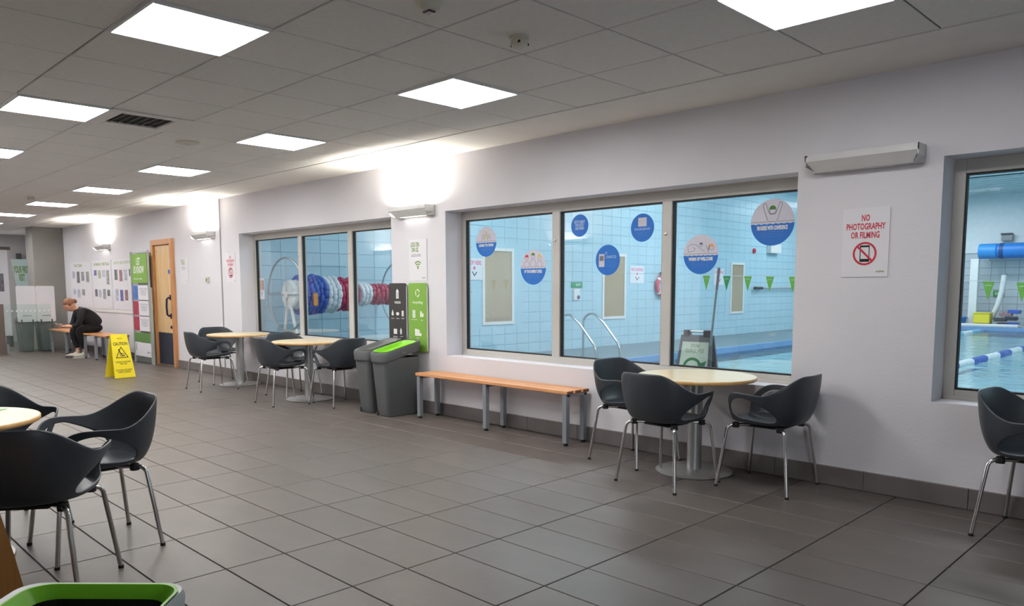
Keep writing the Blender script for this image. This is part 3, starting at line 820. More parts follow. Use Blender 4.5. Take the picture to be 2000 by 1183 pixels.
def icons(t, z, kind):
    if kind == 'waste':
        obj('icon', MB().prism([(-.022, -.005), (.022, -.005), (.022, .075), (.0, .1), (-.022, .075)], z, z+.001), M_wtext, t, False, (0, .50, 0))
        obj('icon_line', MB().box(-.012, .012, .012, .018, z+.001, z+.002).box(-.012, .012, .03, .036, z+.001, z+.002).box(-.012, .012, .05, .056, z+.001, z+.002), M_signb, t, False, (0, .50, 0))
        text(t, 'waste', 0, .455, .11, .032, z, M_wtext)
        drop = [(0, .045), (.02, .0), (.014, -.02), (-.014, -.02), (-.02, 0)]
        obj('icon', MB().prism(drop, z, z+.001), M_wtext, t, False, (-.09, .33, 0))
        obj('icon', MB().prism(ell(.028, .018, n=16), z, z+.001), M_wtext, t, False, (0, .33, 0))
        obj('icon', MB().prism(rrect(.034, .06, .004), z, z+.001), M_wtext, t, False, (.09, .335, 0))
        for sx, s_ in ((-.09, 'food waste'), (0, 'tissues'), (.09, 'cups')): text(t, s_, sx, .28, .055, .013, z, M_wtext)
        obj('icon', MB().prism([(-.03, -.03), (.03, -.03), (.03, .03), (.018, .018), (.006, .03), (-.006, .018), (-.018, .03), (-.03, .02)], z, z+.001), M_wtext, t, False, (-.045, .14, 0))
        obj('icon', MB().prism([(0, .04), (.016, .01), (.012, -.03), (-.012, -.03), (-.016, .01)], z, z+.001), M_wtext, t, False, (.055, .14, 0))
        text(t, 'polystyrene\npackaging', -.045, .075, .085, .028, z, M_wtext); text(t, 'crisp bags', .06, .085, .06, .013, z, M_wtext)
    else:
        for k in range(3): flat_ring(t, 'icon', .036, .042, .012, 0, .555, z, M_wtext, .001, 2*PI*k/3+.25, 2*PI*(k+1)/3-.25, 12)
        text(t, 'recycling', 0, .455, .17, .036, z, M_wtext)
        obj('icon', MB().prism(rrect(.02, .085, .006), z, z+.001), M_wtext, t, False, (-.075, .335, 0))
        obj('icon', MB().prism(rrect(.02, .085, .006), z, z+.001), M_wtext, t, False, (-.05, .335, 0))
        obj('icon', MB().prism(rrect(.026, .06, .006), z, z+.001), M_wtext, t, False, (.055, .335, 0))
        obj('icon', MB().prism(rrect(.026, .04, .006), z, z+.001), M_wtext, t, False, (.084, .325, 0))
        text(t, 'plastic bottles', -.06, .275, .10, .013, z, M_wtext); text(t, 'cans', .07, .27, .03, .012, z, M_wtext)
        obj('icon', MB().prism([(-.05, -.03), (.06, -.03), (.06, 0), (.03, .0), (.03, .03), (.0, .04), (-.05, .045)], z, z+.001), M_wtext, t, False, (0, .135, 0))
        text(t, 'paper', 0, .08, .05, .014, z, M_wtext)
def bin_sign(x, m, kind, label):
    t = thing('bin_sign', label, 'sign', face_room(x, 5.005, .70), 'tall signs behind the sorting bins')
    obj('board', MB().prism(rrect(.312, .72, .03, 0, .30), -.008, 0), m, t)
    obj('edge_trim', MB().prism([(.156, -.05), (.1585, -.05), (.1585, .63), (.156, .63)], -.009, .001), M_white, t)
    icons(t, .0005, kind)
bin_sign(-6.735, M_signb, 'waste', 'tall black waste sign behind the grey lidded bin')
bin_sign(-6.385, M_signg, 'recycling', 'tall green recycling sign behind the lime lidded bin')

# ================================================================== POSTERS ON THE WALL
def nophoto(t, z, W_, H_):
    text(t, 'NO\nPHOTOGRAPHY\nOR FILMING', 0, H_*.235, W_*.83, H_*.345, z, M_red, bold=.055, space=1.15)
    flat_ring(t, 'prohibition_ring', W_*.255, W_*.255, W_*.042, 0, -H_*.16, z+.0006, M_red)
    pb = MB(); pw, ph = W_*.19, W_*.34; cy = -H_*.16
    flat_line(pb, [(-pw/2, cy-ph/2), (-pw/2, cy+ph/2), (pw/2, cy+ph/2), (pw/2, cy-ph/2), (-pw/2, cy-ph/2)], W_*.018, z)
    pb.box(-pw/2, pw/2, cy+ph/2-W_*.03, cy+ph/2, z, z+.0006); pb.box(-pw/2, pw/2, cy-ph/2, cy-ph/2+W_*.055, z, z+.0006)
    obj('phone_pictogram', pb, M_black, t)
    r = W_*.235*.7071
    obj('prohibition_bar', flat_line(MB(), [(-r, cy+r), (r, cy-r)], W_*.042, z+.0012), M_red, t)
    text(t, 'active', W_*.34, -H_*.42, W_*.17, H_*.03, z, M_gtext, bold=.05)
t = thing('no_photography_poster', 'large white and red no photography sign on the wall under the unlit uplighter', 'sign', face_room(-1.856, YW-.002, 1.59))
obj('board', MB().box(-.143, .143, -.215, .215, -.001, .004, .001), M_paper, t); nophoto(t, .0045, .286, .43)
t = thing('no_photography_poster', 'small white and red no photography sign left of the left window', 'sign', face_room(-10.76, YW-.002, 1.60))
obj('board', MB().box(-.15, .15, -.215, .215, -.001, .004, .001), M_paper, t); nophoto(t, .0045, .30, .43)
t = thing('wifi_poster', 'white poster with green writing and wifi arcs above the bin signs', 'poster', face_room(-6.395, YW-.002, 1.60))
obj('board', MB().box(-.15, .15, -.215, .215, -.001, .004, .001), M_paper, t)
text(t, 'LOG ON.\nON US.', -.045, .135, .15, .105, .0045, M_gtext, bold=.08)
text(t, 'Free wifi is available\nthroughout this centre', -.03, .048, .17, .03, .0045, M_dgrey)
for k, r_ in enumerate((.025, .05, .075)): flat_ring(t, 'wifi_arc', r_, r_, .013, 0, -.085, .0045, M_gtext, .0006, math.radians(45), math.radians(135), 14)
obj('wifi_dot', MB().prism(ell(.011, .011, 0, -.085, 16), .0045, .005), M_gtext, t)
text(t, 'active', .095, -.185, .06, .016, .0045, M_gtext, bold=.05)
t = thing('timetable_poster', 'small white poster with green heading right of the wooden door', 'poster', face_room(-12.42, YW-.002, 1.58))
obj('board', MB().box(-.15, .15, -.21, .21, -.001, .004, .001), M_paper, t)
text(t, 'HELLO\nTHERE', -.04, .145, .16, .09, .0045, M_pgtext, bold=.06)
text(t, 'ask a member of\nthe team for help\nwith anything', -.03, .05, .15, .06, .0045, mat('grey_text', s2l(150, 150, 156), .6))
text(t, 'active', .08, -.16, .06, .016, .0045, M_pgtext)
t = thing('light_switch', 'small cream switch box on the wall left of the grey joint', 'switch', face_room(-11.54, YW, 1.435))
obj('back_box', MB().box(-.045, .045, -.045, .045, 0, .03, .004), M_cream, t); obj('rocker', MB().box(-.014, .018, -.028, .02, .03, .038, .003), mat('switch_grey', s2l(120, 118, 110), .5), t)

# notice boards
GT = mat('notice_heading', s2l(160, 176, 132), .6)
def notice(x0, x1, head, label, cols_, seed):
    rnd = random.Random(seed); cx = (x0+x1)/2; W_ = x1-x0
    t = thing('notice_board', label, 'notice board', face_room(cx, YW-.002, 1.38), 'white notice boards above the far bench')
    obj('board', MB().box(-W_/2, W_/2, -.47, .47, -.001, .010, .002), M_paper, t)
    text(t, head, 0 if len(head) > 9 else -W_*.12, .40, W_*(.86 if len(head) > 9 else .4), .06, .0105, GT, bold=.07)
    for r_ in range(2):
        for k in range(4):
            if r_ == 1 and k == 3 and seed != 2: continue
            w2 = W_*.17; xx = -W_*.34+k*W_*.225+rnd.uniform(-.01, .01); yt = .29-.37*r_+rnd.uniform(-.01, .01); hh = rnd.uniform(.26, .32)
            m = M_pcol[cols_[(k+r_*4) % len(cols_)]]
            p_ = obj('photo_print', MB().box(xx-w2/2, xx+w2/2, yt-hh, yt, .0105, .012), M_paper, t)
            obj('picture', MB().box(xx-w2*.42, xx+w2*.42, yt-hh*rnd.uniform(.4, .95), yt-hh*.04, .012, .0126), m, p_)
    text(t, 'active', W_*.38, -.43, .1, .02, .0105, GT)
notice(-18.4, -17.05, 'THE TEAM', 'leftmost white notice board with faint staff pictures beside the grey pier', [5, 1, 0, 0, 5, 5, 0], 1)
notice(-16.95, -15.85, 'SWIMMING TIMETABLE', 'middle white notice board behind and above the seated person', [2, 4, 5, 0, 1, 5, 0, 1], 2)
notice(-15.75, -14.62, 'GET FIT, GET ACTIVE HERE', 'right white notice board with the most colourful pictures, beside the leaflet stand', [1, 3, 5, 1, 5, 2, 3], 3)
struct('trim_3', MB().box(-18.4, -14.0, YW-.012, YW, .84, .90, .002), M_white)

# ================================================================== LEAFLET STAND, GREY BOARD
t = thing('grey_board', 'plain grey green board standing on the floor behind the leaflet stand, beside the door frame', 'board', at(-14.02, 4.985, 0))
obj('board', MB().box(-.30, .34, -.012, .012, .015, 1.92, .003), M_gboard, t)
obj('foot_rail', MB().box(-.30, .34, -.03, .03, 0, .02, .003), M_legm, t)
t = thing('leaflet_stand', 'clear leaflet stand with green header beside the wooden door', 'display stand', face_room(-13.98, 4.90, 0))
obj('clear_panel', MB().box(-.43, .38, .02, 1.93, -.004, .004), M_perspex, t)
for sx, hh in ((-.43, 1.95), (.38, 1.95), (.45, 1.32)):
    obj('upright', MB().box(sx-.012, sx+.012, 0, hh, -.015, .015, .003), mat('stand_metal', s2l(190, 194, 192), .35, metal=.3), t)
obj('base_plate', MB().prism(ell(.4, .05, 0, 0, 28), 0, .012), M_perspex, t).matrix_local = Matrix.Rotation(-PI/2, 4, 'X')
h = obj('header_board', MB().box(-.40, .34, 1.40, 1.90, .006, .012, .001), M_signg, t)
text(h, 'LET\nUS KNOW', -.05, 1.70, .5, .27, .0125, M_wtext, bold=.06); text(h, 'how we are doing', -.1, 1.47, .4, .04, .0125, M_wtext)
for k, m in enumerate((M_leafb, M_leafr, M_leafr)):
    y1 = 1.36-.27*k
    l = obj('leaflet', MB().box(-.38, .34, y1-.255, y1, .006, .012), M_paper, t)
    obj('picture_strip', MB().box(-.38, -.12, y1-.25, y1-.005, .0125, .0135), m, l)
    text(l, 'swim gym classes\nfor all ages and\nall abilities ask\nat reception', .12, y1-.11, .36, .14, .0125, mat('grey_text2', s2l(150, 150, 156), .6))
obj('strip', MB().box(-.38, .35, .37, .53, .006, .012), mat('dark_sign_green', s2l(98, 140, 72), .5), t)
l = obj('leaflet', MB().box(-.38, .35, .12, .36, .006, .012), M_paper, t)
text(l, 'active', .24, .2, .14, .03, .0125, M_dgrey); obj('printed_bar', MB().box(-.33, -.31, .22, .34, .0125, .013), M_dgrey, l)

# ================================================================== CAUTION SIGN
def caution():
    cx, cy = -12.05, 3.86; dr_ = Vector((.55, .84)).normalized()   # width direction on the floor
    # folding A sign, front facing the camera side
    ang = math.atan2(.235, .46)
    t = thing('caution_sign', 'yellow folding caution wet floor sign standing on the tiles', 'sign', at(-12.02, 3.86, 0, math.radians(97)))
    H_, tilt = .64, math.radians(13)
    w0, w1 = .30, .235
    for s_, nm in ((-1, 'front_panel'), (1, 'back_panel')):
        poly = [(-w0/2, 0), (w0/2, 0), (w1/2, H_), (-w1/2, H_)]
        p_ = obj(nm, MB().prism(poly, -.006, .006), M_yel, t)
        off = H_*math.sin(tilt)
        rot = Matrix.Rotation(PI/2-s_*-tilt if s_ < 0 else PI/2-tilt, 4, 'X')
        if s_ < 0:
            p_.matrix_local = Matrix.Translation((0, -off-.006, .004)) @ Matrix.Rotation(PI/2-tilt, 4, 'X')
            fp = p_
        else:
            p_.matrix_local = Matrix.Translation((0, off+.006, .004)) @ Matrix.Rotation(PI/2+tilt, 4, 'X')
    obj('hinge', MB().tube([(-w1/2, 0, H_*math.cos(tilt)+.003), (w1/2, 0, H_*math.cos(tilt)+.003)], .010, 10), M_yel, t, True)
    z = .0065
    text(fp, 'WARNING', 0, .585, .08, .018, z, mat('brown_print', s2l(96, 80, 30), .6))
    text(fp, 'CAUTION', 0, .505, .205, .048, z, M_black, bold=.05)
    tri = [(-.085, .30), (.085, .30), (0, .455)]
    obj('warning_triangle', flat_line(MB(), tri+[tri[0]], .010, z), M_black, fp)
    mb = MB(); flat_line(mb, [(-.03, .40), (-.012, .36), (.005, .335), (.035, .325)], .014, z); flat_line(mb, [(-.012, .365), (.02, .36), (.045, .34)], .008, z)
    flat_line(mb, [(-.03, .36), (-.02, .325), (.01, .318)], .008, z); mb.prism(ell(.011, .011, -.035, .415, 12), z, z+.0006)
    obj('slipping_figure', mb, M_black, fp)
    text(fp, 'CLEANING IN PROGRESS\nTAKE CARE', .0, .222, .22, .052, z, mat('brown_print', s2l(96, 80, 30), .6), bold=.05)
    text(fp, 'FLOORS MAY BE SLIPPERY\nDURING CLEANING', .0, .10, .24, .055, z, mat('brown_print', s2l(96, 80, 30), .6), bold=.05)
caution()

# ================================================================== WINDOW STICKERS
def wave(mb, R_, y, amp, z):
    xm = math.sqrt(max(0, R_*R_-y*y))-.002; pts = []
    for k in range(41):
        x = -xm+2*xm*k/40; pts.append((x, y+amp*math.sin(k*1.6)))
    flat_line(mb, pts, .003, z)
def sticker(x, zc, R_, label, art, words, top=True, small=None):
    t = thing('window_sticker', label, 'sticker', face_room(x, YG-.0005, zc), 'round blue stickers on the large window')
    z = .0
    if top:
        a0 = math.asin(-.06)
        up_ = ell(R_, R_, n=30, t0=a0, t1=PI-a0, closed=False)
        obj('pale_half', MB().prism(up_, z, z+.0006), M_sgrey, t)
        lo = ell(R_, R_, n=30, t0=PI-a0, t1=2*PI+a0, closed=False)
        xm = R_*math.cos(a0); wav = []
        for k in range(1, 24): wav.append((xm-2*xm*k/24, -.06*R_+R_*.02*math.sin(k*2.0)))
        obj('blue_half', MB().prism(lo+wav, z, z+.0009), M_blu, t)
        mb = MB(); wave(mb, R_, R_*.03, R_*.02, z+.0009); obj('wave_line', mb, mat('sticker_line', s2l(130, 130, 142), .6), t)
        text(t, words, 0, -R_*.23, R_*1.40, R_*.19, z+.0012, M_wtext, bold=.10)
        text(t, small or 'swim more often and feel\nthe benefits of moving in\nwater at your own pace', 0, -R_*.5, R_*1.05, R_*.3, z+.0012, M_blu2)
    else:
        obj('disc', MB().prism(ell(R_, R_, n=48), z, z+.0008), M_blu, t)
    LN = mat('sticker_line', s2l(130, 130, 142), .6)
    def line(pts, wd=.003): return flat_line(MB(), [(a*R_, b*R_) for a, b in pts], wd*R_/.14, z+.001)
    def cap(cx, cy, r, m): obj('swim_cap', MB().prism([(cx*R_+r*R_*math.cos(a), cy*R_+r*R_*math.sin(a)*1.1) for a in [PI*k/12 for k in range(13)]], z+.0006, z+.0014), m, t)
    CG = mat('cap_green', s2l(72, 136, 60), .6); CR = mat('cap_red', s2l(204, 60, 84), .6); CY = mat('cap_yellow', s2l(222, 200, 96), .6)
    def face(cx, cy, r, m):
        obj('figure_outline', line([(cx+r*math.cos(a), cy+r*1.15*math.sin(a)) for a in [PI+PI*k/10 for k in range(11)]]), LN, t); cap(cx, cy, r, m)
    def shoulders(cx, y, w_): obj('figure_outline', line([(cx-w_, .06), (cx-w_, y*.6), (cx-w_*.6, y), (cx+w_*.6, y), (cx+w_, y*.6), (cx+w_, .06)]), LN, t)
    if art == 'hero':
        face(0, .55, .16, CG)
        obj('figure_outline', line([(-.22, .08), (-.44, .72), (-.40, .84), (-.32, .82), (-.16, .40), (-.08, .34)]), LN, t)
        obj('figure_outline', line([(.22, .08), (.44, .76), (.40, .86), (.32, .84), (.16, .40), (.08, .34)]), LN, t)
        obj('figure_outline', line([(-.12, .36), (.12, .36)]), LN, t)
    elif art == 'trio':
        for cx, m in ((-.5, CR), (0, CG), (.5, CY)):
            k = .1 if cx == 0 else 0; face(cx, .58+k, .14, m); shoulders(cx, .34+k, .2)
    elif art == 'group':
        for cx, cy in ((-.3, .45), (0, .62), (.3, .45)):
            face(cx, cy, .11, mat('cap_pale', s2l(206, 208, 150), .6)); shoulders(cx, cy-.2, .15)
        obj('yellow_patch', MB().prism(ell(R_*.13, R_*.13, 0, R_*.3, 14), z+.0006, z+.001), mat('pale_yellow', s2l(220, 218, 150), .6), t)
    elif art == 'swim':
        obj('figure_outline', line([(-.72, .12), (-.75, .42), (-.6, .52), (-.3, .50), (-.1, .36), (.12, .2), (.22, .14)]), LN, t)
        obj('figure_outline', line([(-.72, .14), (-.4, .18), (-.32, .3), (-.5, .36)]), LN, t)
        face(.02, .5, .09, mat('cap_dark', s2l(84, 84, 100), .6)); face(.62, .36, .13, mat('cap_orange', s2l(232, 168, 96), .6))
        obj('figure_outline', line([(.3, .46), (.42, .2), (.5, .5), (.44, .08)]), LN, t)
    elif art == 'words':
        text(t, words, 0, .05*R_, R_*1.25, R_*.85, z+.001, mat('sticker_mid_text', s2l(170, 196, 232), .5), bold=.10)
    elif art == 'card':
        obj('blank_card', MB().prism(rrect(R_*.72, R_*.62, .004, 0, R_*.40), z+.0008, z+.0014), mat('card_pale', s2l(206, 204, 212), .6), t)
        text(t, words, 0, -.12*R_, R_*1.38, R_*.20, z+.001, mat('sticker_mid_text', s2l(150, 180, 222), .5), bold=.05)
        text(t, 'scan here to book a\nclass or session', 0, -.42*R_, R_*.95, R_*.26, z+.001, M_blu2)
    elif art == 'phone':
        obj('phone_picture', MB().prism(rrect(R_*.46, R_*.85, .006, -R_*.5, -R_*.02), z+.0008, z+.0014), mat('card_pale', s2l(206, 204, 212), .6), t)
        obj('phone_screen', MB().box(-R_*.66, -R_*.34, -R_*.05, R_*.28, z+.0014, z+.0018), mat('screen_grey', s2l(120, 118, 122), .5), t)
        text(t, 'GET', -.12*R_+.0, .45*R_, R_*.2, R_*.17, z+.001, mat('sticker_mid_text', s2l(150, 180, 222), .5), bold=.05)
        text(t, words, .28*R_, .2*R_, R_*.85, R_*.19, z+.001, mat('sticker_mid_text', s2l(150, 180, 222), .5), bold=.05)
        text(t, 'download our app\nto book classes\nand keep up with\nyour progress', .28*R_, -.25*R_, R_*.8, R_*.5, z+.001, M_blu2)
sticker(-5.61, 1.765, .148, 'leftmost round sticker, pale group picture over blue water', 'group', 'LEARN TO SWIM')
sticker(-4.965, 1.50, .163, 'round sticker with three swimmers in red, green and yellow caps', 'trio', 'UP YOUR ENERGY LEVELS')
sticker(-4.40, 1.855, .098, 'smallest round sticker, plain blue with three lines of writing', 'words', 'BOTH GREAT\nFOR BODY\nAND MIND', False)
sticker(-4.085, 1.545, .13, 'round blue sticker with a phone picture, lowest in the middle pane', 'phone', 'CONNECTED', False)
sticker(-3.73, 1.80, .115, 'round blue sticker with a pale square card, upper right of the middle pane', 'card', 'SCAN AND JOIN NOW', False)
sticker(-3.18, 1.565, .152, 'round sticker with an outlined front crawl swimmer, left in the right pane', 'swim', 'WARM UP WELCOME')
sticker(-2.60, 1.775, .166, 'largest round sticker, swimmer with green cap raising both arms', 'hero', 'PROGRESS WITH CONFIDENCE')
# ================================================================== POOL HALL THINGS
def rope_reel(name_label, y0, y1, R0, secs, ring_y, X=-9.95, Zc=1.215):
    t = thing('lane_rope_reel', name_label, 'reel', at(X, (y0+y1)/2, 0), 'storage reels of lane rope by the pool')
    ym = (y0+y1)/2
    obj('axle', MB().tube([(0, y0-ym-.04, Zc), (0, y1-ym+.04, Zc)], .045, 12), M_white, t, True)
    for yy in ring_y:
        r_ = obj('wheel_ring', MB().tube([(.52*math.cos(2*PI*k/40), yy-ym, Zc+.52*math.sin(2*PI*k/40)) for k in range(40)], .014, 8, closed=True), M_steel, t, True)
        obj('spoke', MB().tube([(-.52, yy-ym, Zc), (.52, yy-ym, Zc)], .009, 6).tube([(0, yy-ym, Zc-.52), (0, yy-ym, Zc+.52)], .009, 6), M_steel, r_)
        for sx in (-1, 1): obj('leg', MB().tube([(0, yy-ym+.04, Zc), (sx*.36, yy-ym+.06, .02)], .022, 10), M_white, t, True)
    for a, b, R_, m, nm in secs:
        mb = MB(); rows = max(1, int(round((b-a)/.075))); n = max(9, int(2*PI*R_/.10))
        for i in range(rows):
            y = a+(b-a)*(i+.5)/rows-ym
            for k in range(n):
                an = 2*PI*(k+.5*(i % 2))/n+random.uniform(-.05, .05); rr = R_-.03+random.uniform(-.012, .014)
                c = Vector((rr*math.cos(an), y, Zc+rr*math.sin(an))); tg = Vector((-math.sin(an), 0, math.cos(an)))
                mb.tube([c-tg*.055, c-tg*.03, c+tg*.03, c+tg*.055], [.026, .042, .042, .026], 8)
        mb.tube([(0, a-ym, Zc), (0, b-ym, Zc)], R_-.05, 16)
        o = obj(nm, mb, m, t, True, None, 50); o['kind'] = 'stuff'
    return t
rope_reel('large reel of white, blue and red lane floats seen through the left window', 5.48, 6.52, .25,
          [(5.48, 5.62, .20, M_ropeW, 'white_floats'), (5.62, 5.98, .275, M_ropeB, 'blue_floats'), (5.98, 6.22, .26, M_ropeW, 'white_floats'), (6.22, 6.52, .235, M_ropeR, 'red_floats')], (5.45,))
rope_reel('second reel of crimson lane floats behind the black waste sign', 6.60, 7.40, .18,
          [(6.62, 6.82, .165, M_ropeW, 'white_floats'), (6.82, 7.38, .15, M_ropeR, 'red_floats')], (7.46,))
o = obj('orange_tag', MB().box(-.02, .02, -.03, .03, -.09, .09, .006), M_orange); o.matrix_world = at(-9.655, 5.74, 1.15); tag(o, 'small orange tag hanging on the blue floats of the large reel', 'tag')
o = obj('red_strap', MB().tube([(0, 0, 1.0), (.02, .01, .6), (.0, .03, .25), (.02, .0, .02)], .02, 8), M_ropeR, None, True); o.matrix_world = at(-9.66, 6.40, 0)
tag(o, 'red strap hanging down below the large float reel to the deck', 'strap')
t = thing('notice_sheet', 'small notice with olive and pink pictures fixed inside the left window corner', 'notice', face_room(-10.33, YG+.01, 1.30))
obj('sheet', MB().box(-.07, .07, -.15, .15, 0, .002), M_paper, t)
obj('picture', MB().box(-.06, .0, -.02, .12, .002, .003), M_olive, t); obj('picture', MB().box(.01, .06, -.02, .12, .002, .003), M_pcol[3], t); obj('picture', MB().box(-.02, .02, -.09, -.05, .002, .003), M_pcol[5], t)
# pool ladder rails
t = thing('pool_ladder', 'pair of curved chrome pool ladder rails on the deck', 'ladder', at(-8.9, 10.88, 0))
for dy in (-.33, .36):
    pts = [(-.38, dy, 0), (-.38, dy, .62)]
    for k in range(1, 9):
        a = PI-PI*.62*k/8; pts.append((-.18+.20*math.cos(a), dy, .64+.18*math.sin(a)))
    pts += [(.10, dy, .66), (.34, dy, .40), (.43, dy, .30), (.48, dy, .20), (.49, dy, .05), (.53, dy, -.15), (.56, dy, -.5)]
    obj('rail', MB().tube(pts, .021, 12), M_chrome, t, True)
    obj('flange', MB().lathe([(.045, 0), (.045, .012)], 20, (-.38, dy)), M_chrome, t)
for k in range(2): obj('tread', MB().box(.53, .60, -.32, .35, -.30-.25*k, -.27-.25*k, .005), M_steel, t)
# things on the blue side wall
def wall_poster(y, z, w_, h, label, words):
    t = thing('wall_poster', label, 'sign', face_px(PX0+.003, y, z))
    obj('board', MB().box(-w_/2, w_/2, -h/2, h/2, 0, .006), M_paper, t)
    text(t, words, 0, h*.30, w_*.84, h*.2, .0065, mat('pink_print', s2l(224, 110, 150), .6), bold=.05)
    mb = MB(); flat_line(mb, [(-w_*.12, -h*.12), (0, -h*.3), (w_*.14, -h*.14)], .02, .0065); obj('pictogram', mb, M_dgrey, t)
    obj('pictogram', MB().prism(ell(.03, .03, 0, h*.05, 14), .0065, .0075), mat('pink_print', s2l(224, 110, 150), .6), t)
wall_poster(9.60, 1.65, .42, .40, 'white sheet with pink writing beside the first olive blind', 'STOP HERE')
wall_poster(14.71, 1.60, .55, .40, 'white sheet with pink writing between the second blind and the lifebuoy', 'NO DIVING')
wall_poster(18.42, 1.58, .52, .42, 'white sheet with pink writing behind the first green flag', 'NO DIVING')
t = thing('exit_sign', 'green exit sign on the blue wall above the ladder rails', 'sign', face_px(PX0+.003, 12.54, 1.365))
obj('board', MB().box(-.18, .18, -.06, .06, 0, .01), mat('exit_green', s2l(50, 158, 110), .5), t); text(t, 'EXIT', .05, 0, .16, .05, .0105, M_wtext, bold=.05)
t = thing('call_point', 'small white and purple call box below the green exit sign', 'call point', face_px(PX0+.003, 12.52, 1.14))
obj('box', MB().box(-.09, .09, -.10, .14, 0, .03, .004), M_white, t); obj('button', MB().lathe([(.045, 0), (.04, .012)], 16), mat('purple_plastic', s2l(110, 90, 130), .5), t, False, (.05, -.04, .03))
t = thing('lifebuoy', 'pink red lifebuoy on the blue wall half behind the window mullion', 'lifebuoy', face_px(PX0+.07, 15.66, 1.34))
obj('ring', MB().tube([(.21*math.cos(2*PI*k/28), .21*math.sin(2*PI*k/28), 0) for k in range(28)], .055, 10, closed=True), mat('buoy_red', s2l(214, 90, 110), .5), t, True)
obj('hook', MB().box(-.03, .03, .2, .33, -.06, .0, .005), M_dgrey, t)
for k in range(4): obj('band', MB().tube([(.21*math.cos(a), .21*math.sin(a), 0) for a in (PI/4+PI/2*k-.12, PI/4+PI/2*k, PI/4+PI/2*k+.12)], .057, 10), M_white, t, True)
o = obj('throw_rope', MB().tube([(0, 0, 1.25), (.02, .02, .95), (.03, -.02, .6), (.02, .02, .3)], .028, 8), mat('rope_pink', s2l(196, 120, 150), .8), None, True); o.matrix_world = at(PX0+.05, 16.12, 0)
tag(o, 'pink throw rope hanging on the blue wall beside the window mullion', 'rope')
t = thing('alarm_button', 'small red alarm button high on the blue wall below the largest sticker', 'alarm', face_px(PX0+.003, 20.3, 2.33))
obj('base', MB().lathe([(.07, 0), (.065, .04)], 20), mat('alarm_red', s2l(205, 50, 70), .5), t, True); obj('cap', MB().lathe([(.04, .04), (.02, .06)], 16), M_red, t, True)
t = thing('speaker_box', 'small white box on the blue wall below the largest sticker', 'box', face_px(PX0+.003, 21.4, 2.42))
obj('case', MB().box(-.32, .32, -.13, .13, 0, .14, .01), M_white, t); obj('bracket', MB().box(-.1, .1, .13, .2, 0, .04), M_white, t)
t = thing('rescue_pole', 'long pale rescue pole lying level on brackets on the blue wall', 'pole', at(PX0+.09, 20.3, 1.28))
obj('pole', MB().tube([(0, 0, 0), (0, 4.5, 0)], .022, 10), M_steel, t, True); obj('grip', MB().tube([(0, -.05, 0), (0, .4, 0)], .04, 10), M_dgrey, t, True)
for yy in (.8, 2.6, 4.2): obj('bracket', MB().box(-.088, .0, yy-.02, yy+.02, -.03, .0), M_white, t)
# A board
t = thing('lane_sign_stand', 'grey folding board with green arrow standing on the pool deck behind the table', 'sign', at(-3.50, 5.78, 0, math.radians(8)))
H_, wd = .92, .28
for s_ in (-1, 1):
    p_ = obj('leaf', MB().prism([(-wd/2-.055, 0), (wd/2+.055, 0), (wd/2, H_), (-wd/2, H_)], -.011, .011), mat('stand_grey', s2l(92, 98, 104), .5), t)
    p_.matrix_local = Matrix.Translation((0, s_*.205, 0)) @ Matrix.Rotation(PI/2+s_*math.radians(12), 4, 'X')
    if s_ < 0: lf0 = p_
obj('insert', MB().prism([(-.155, .08), (.155, .08), (.118, .86), (-.118, .86)], .0112, .013), mat('sheet_pale_green', s2l(202, 216, 200), .5), lf0)
text(lf0, 'SWIM\nCLOCKWISE', 0, .805, .17, .08, .0135, mat('text_sage', s2l(140, 165, 130), .6), bold=.05)
DG = mat('arrow_green', s2l(70, 128, 88), .6)
flat_ring(lf0, 'arrow_arc', .085, .085, .024, -.01, .64, .0135, DG, .0008, math.radians(20), math.radians(180), 24)
obj('arrow_head', MB().prism([(.035, .67), (.115, .70), (.09, .61)], .0135, .0143), DG, lf0)
flat_ring(lf0, 'arrow_arc', .085, .085, .024, -.01, .56, .0135, DG, .0008, math.radians(200), math.radians(350), 24)
text(lf0, 'LANE', -.01, .60, .08, .03, .0135, DG)
for sx in (-.09, .09): obj('hinge', MB().box(sx-.028, sx+.028, -.03, .03, H_-.035, H_+.025, .006), M_dgrey, t)
obj('handle', MB().tube([(-.09, 0, H_+.012), (.09, 0, H_+.012)], .009, 8), M_steel, t, True)
# leaning pole
t = thing('deck_squeegee', 'long thin grey pole leaning against the pool side of the large window', 'pole', at(-3.66, 6.15, 0))
obj('handle', MB().tube([(0, 0, .06), (.55, -.72, 1.46)], .009, 10), M_steel, t, True)
obj('blade', MB().box(-.22, .22, -.02, .02, .0, .06, .006), M_dgrey, t)
obj('grip', MB().tube([(.49, -.64, 1.30), (.55, -.72, 1.46)], .011, 10), mat('grip_mauve', s2l(170, 150, 170), .5), t, True)
# bunting
FY = 14.0
t = thing('flag_string', 'string of small green pennant flags hung across the pool', 'bunting', at(0, FY, 0))
def fz(x): return 1.63-.032*(x+10.5)+.012*math.sin(x*.9)
obj('string', MB().tube([(-10.5+.5*k, 0, fz(-10.5+.5*k)) for k in range(27)], .004, 5), M_white, t)
k = 0; x = -8.30
while x < 2.5:
    q = obj('flag', MB().add([(-.085, -.002, 0), (.085, -.002, 0), (0, -.002, -.30), (-.085, .002, 0), (.085, .002, 0), (0, .002, -.30)], [(0, 1, 2), (5, 4, 3), (0, 3, 4, 1), (1, 4, 5, 2), (2, 5, 3, 0)]), M_flag if k % 4 != 1 else M_flagd, t, False, (x, 0, fz(x)))
    text(q, 'active', 0, -.06, .09, .02, -.001, M_wtext).matrix_local = Matrix.Rotation(PI/2, 4, 'X')@Matrix.Translation((0, 0, .004))
    x += .46; k += 1
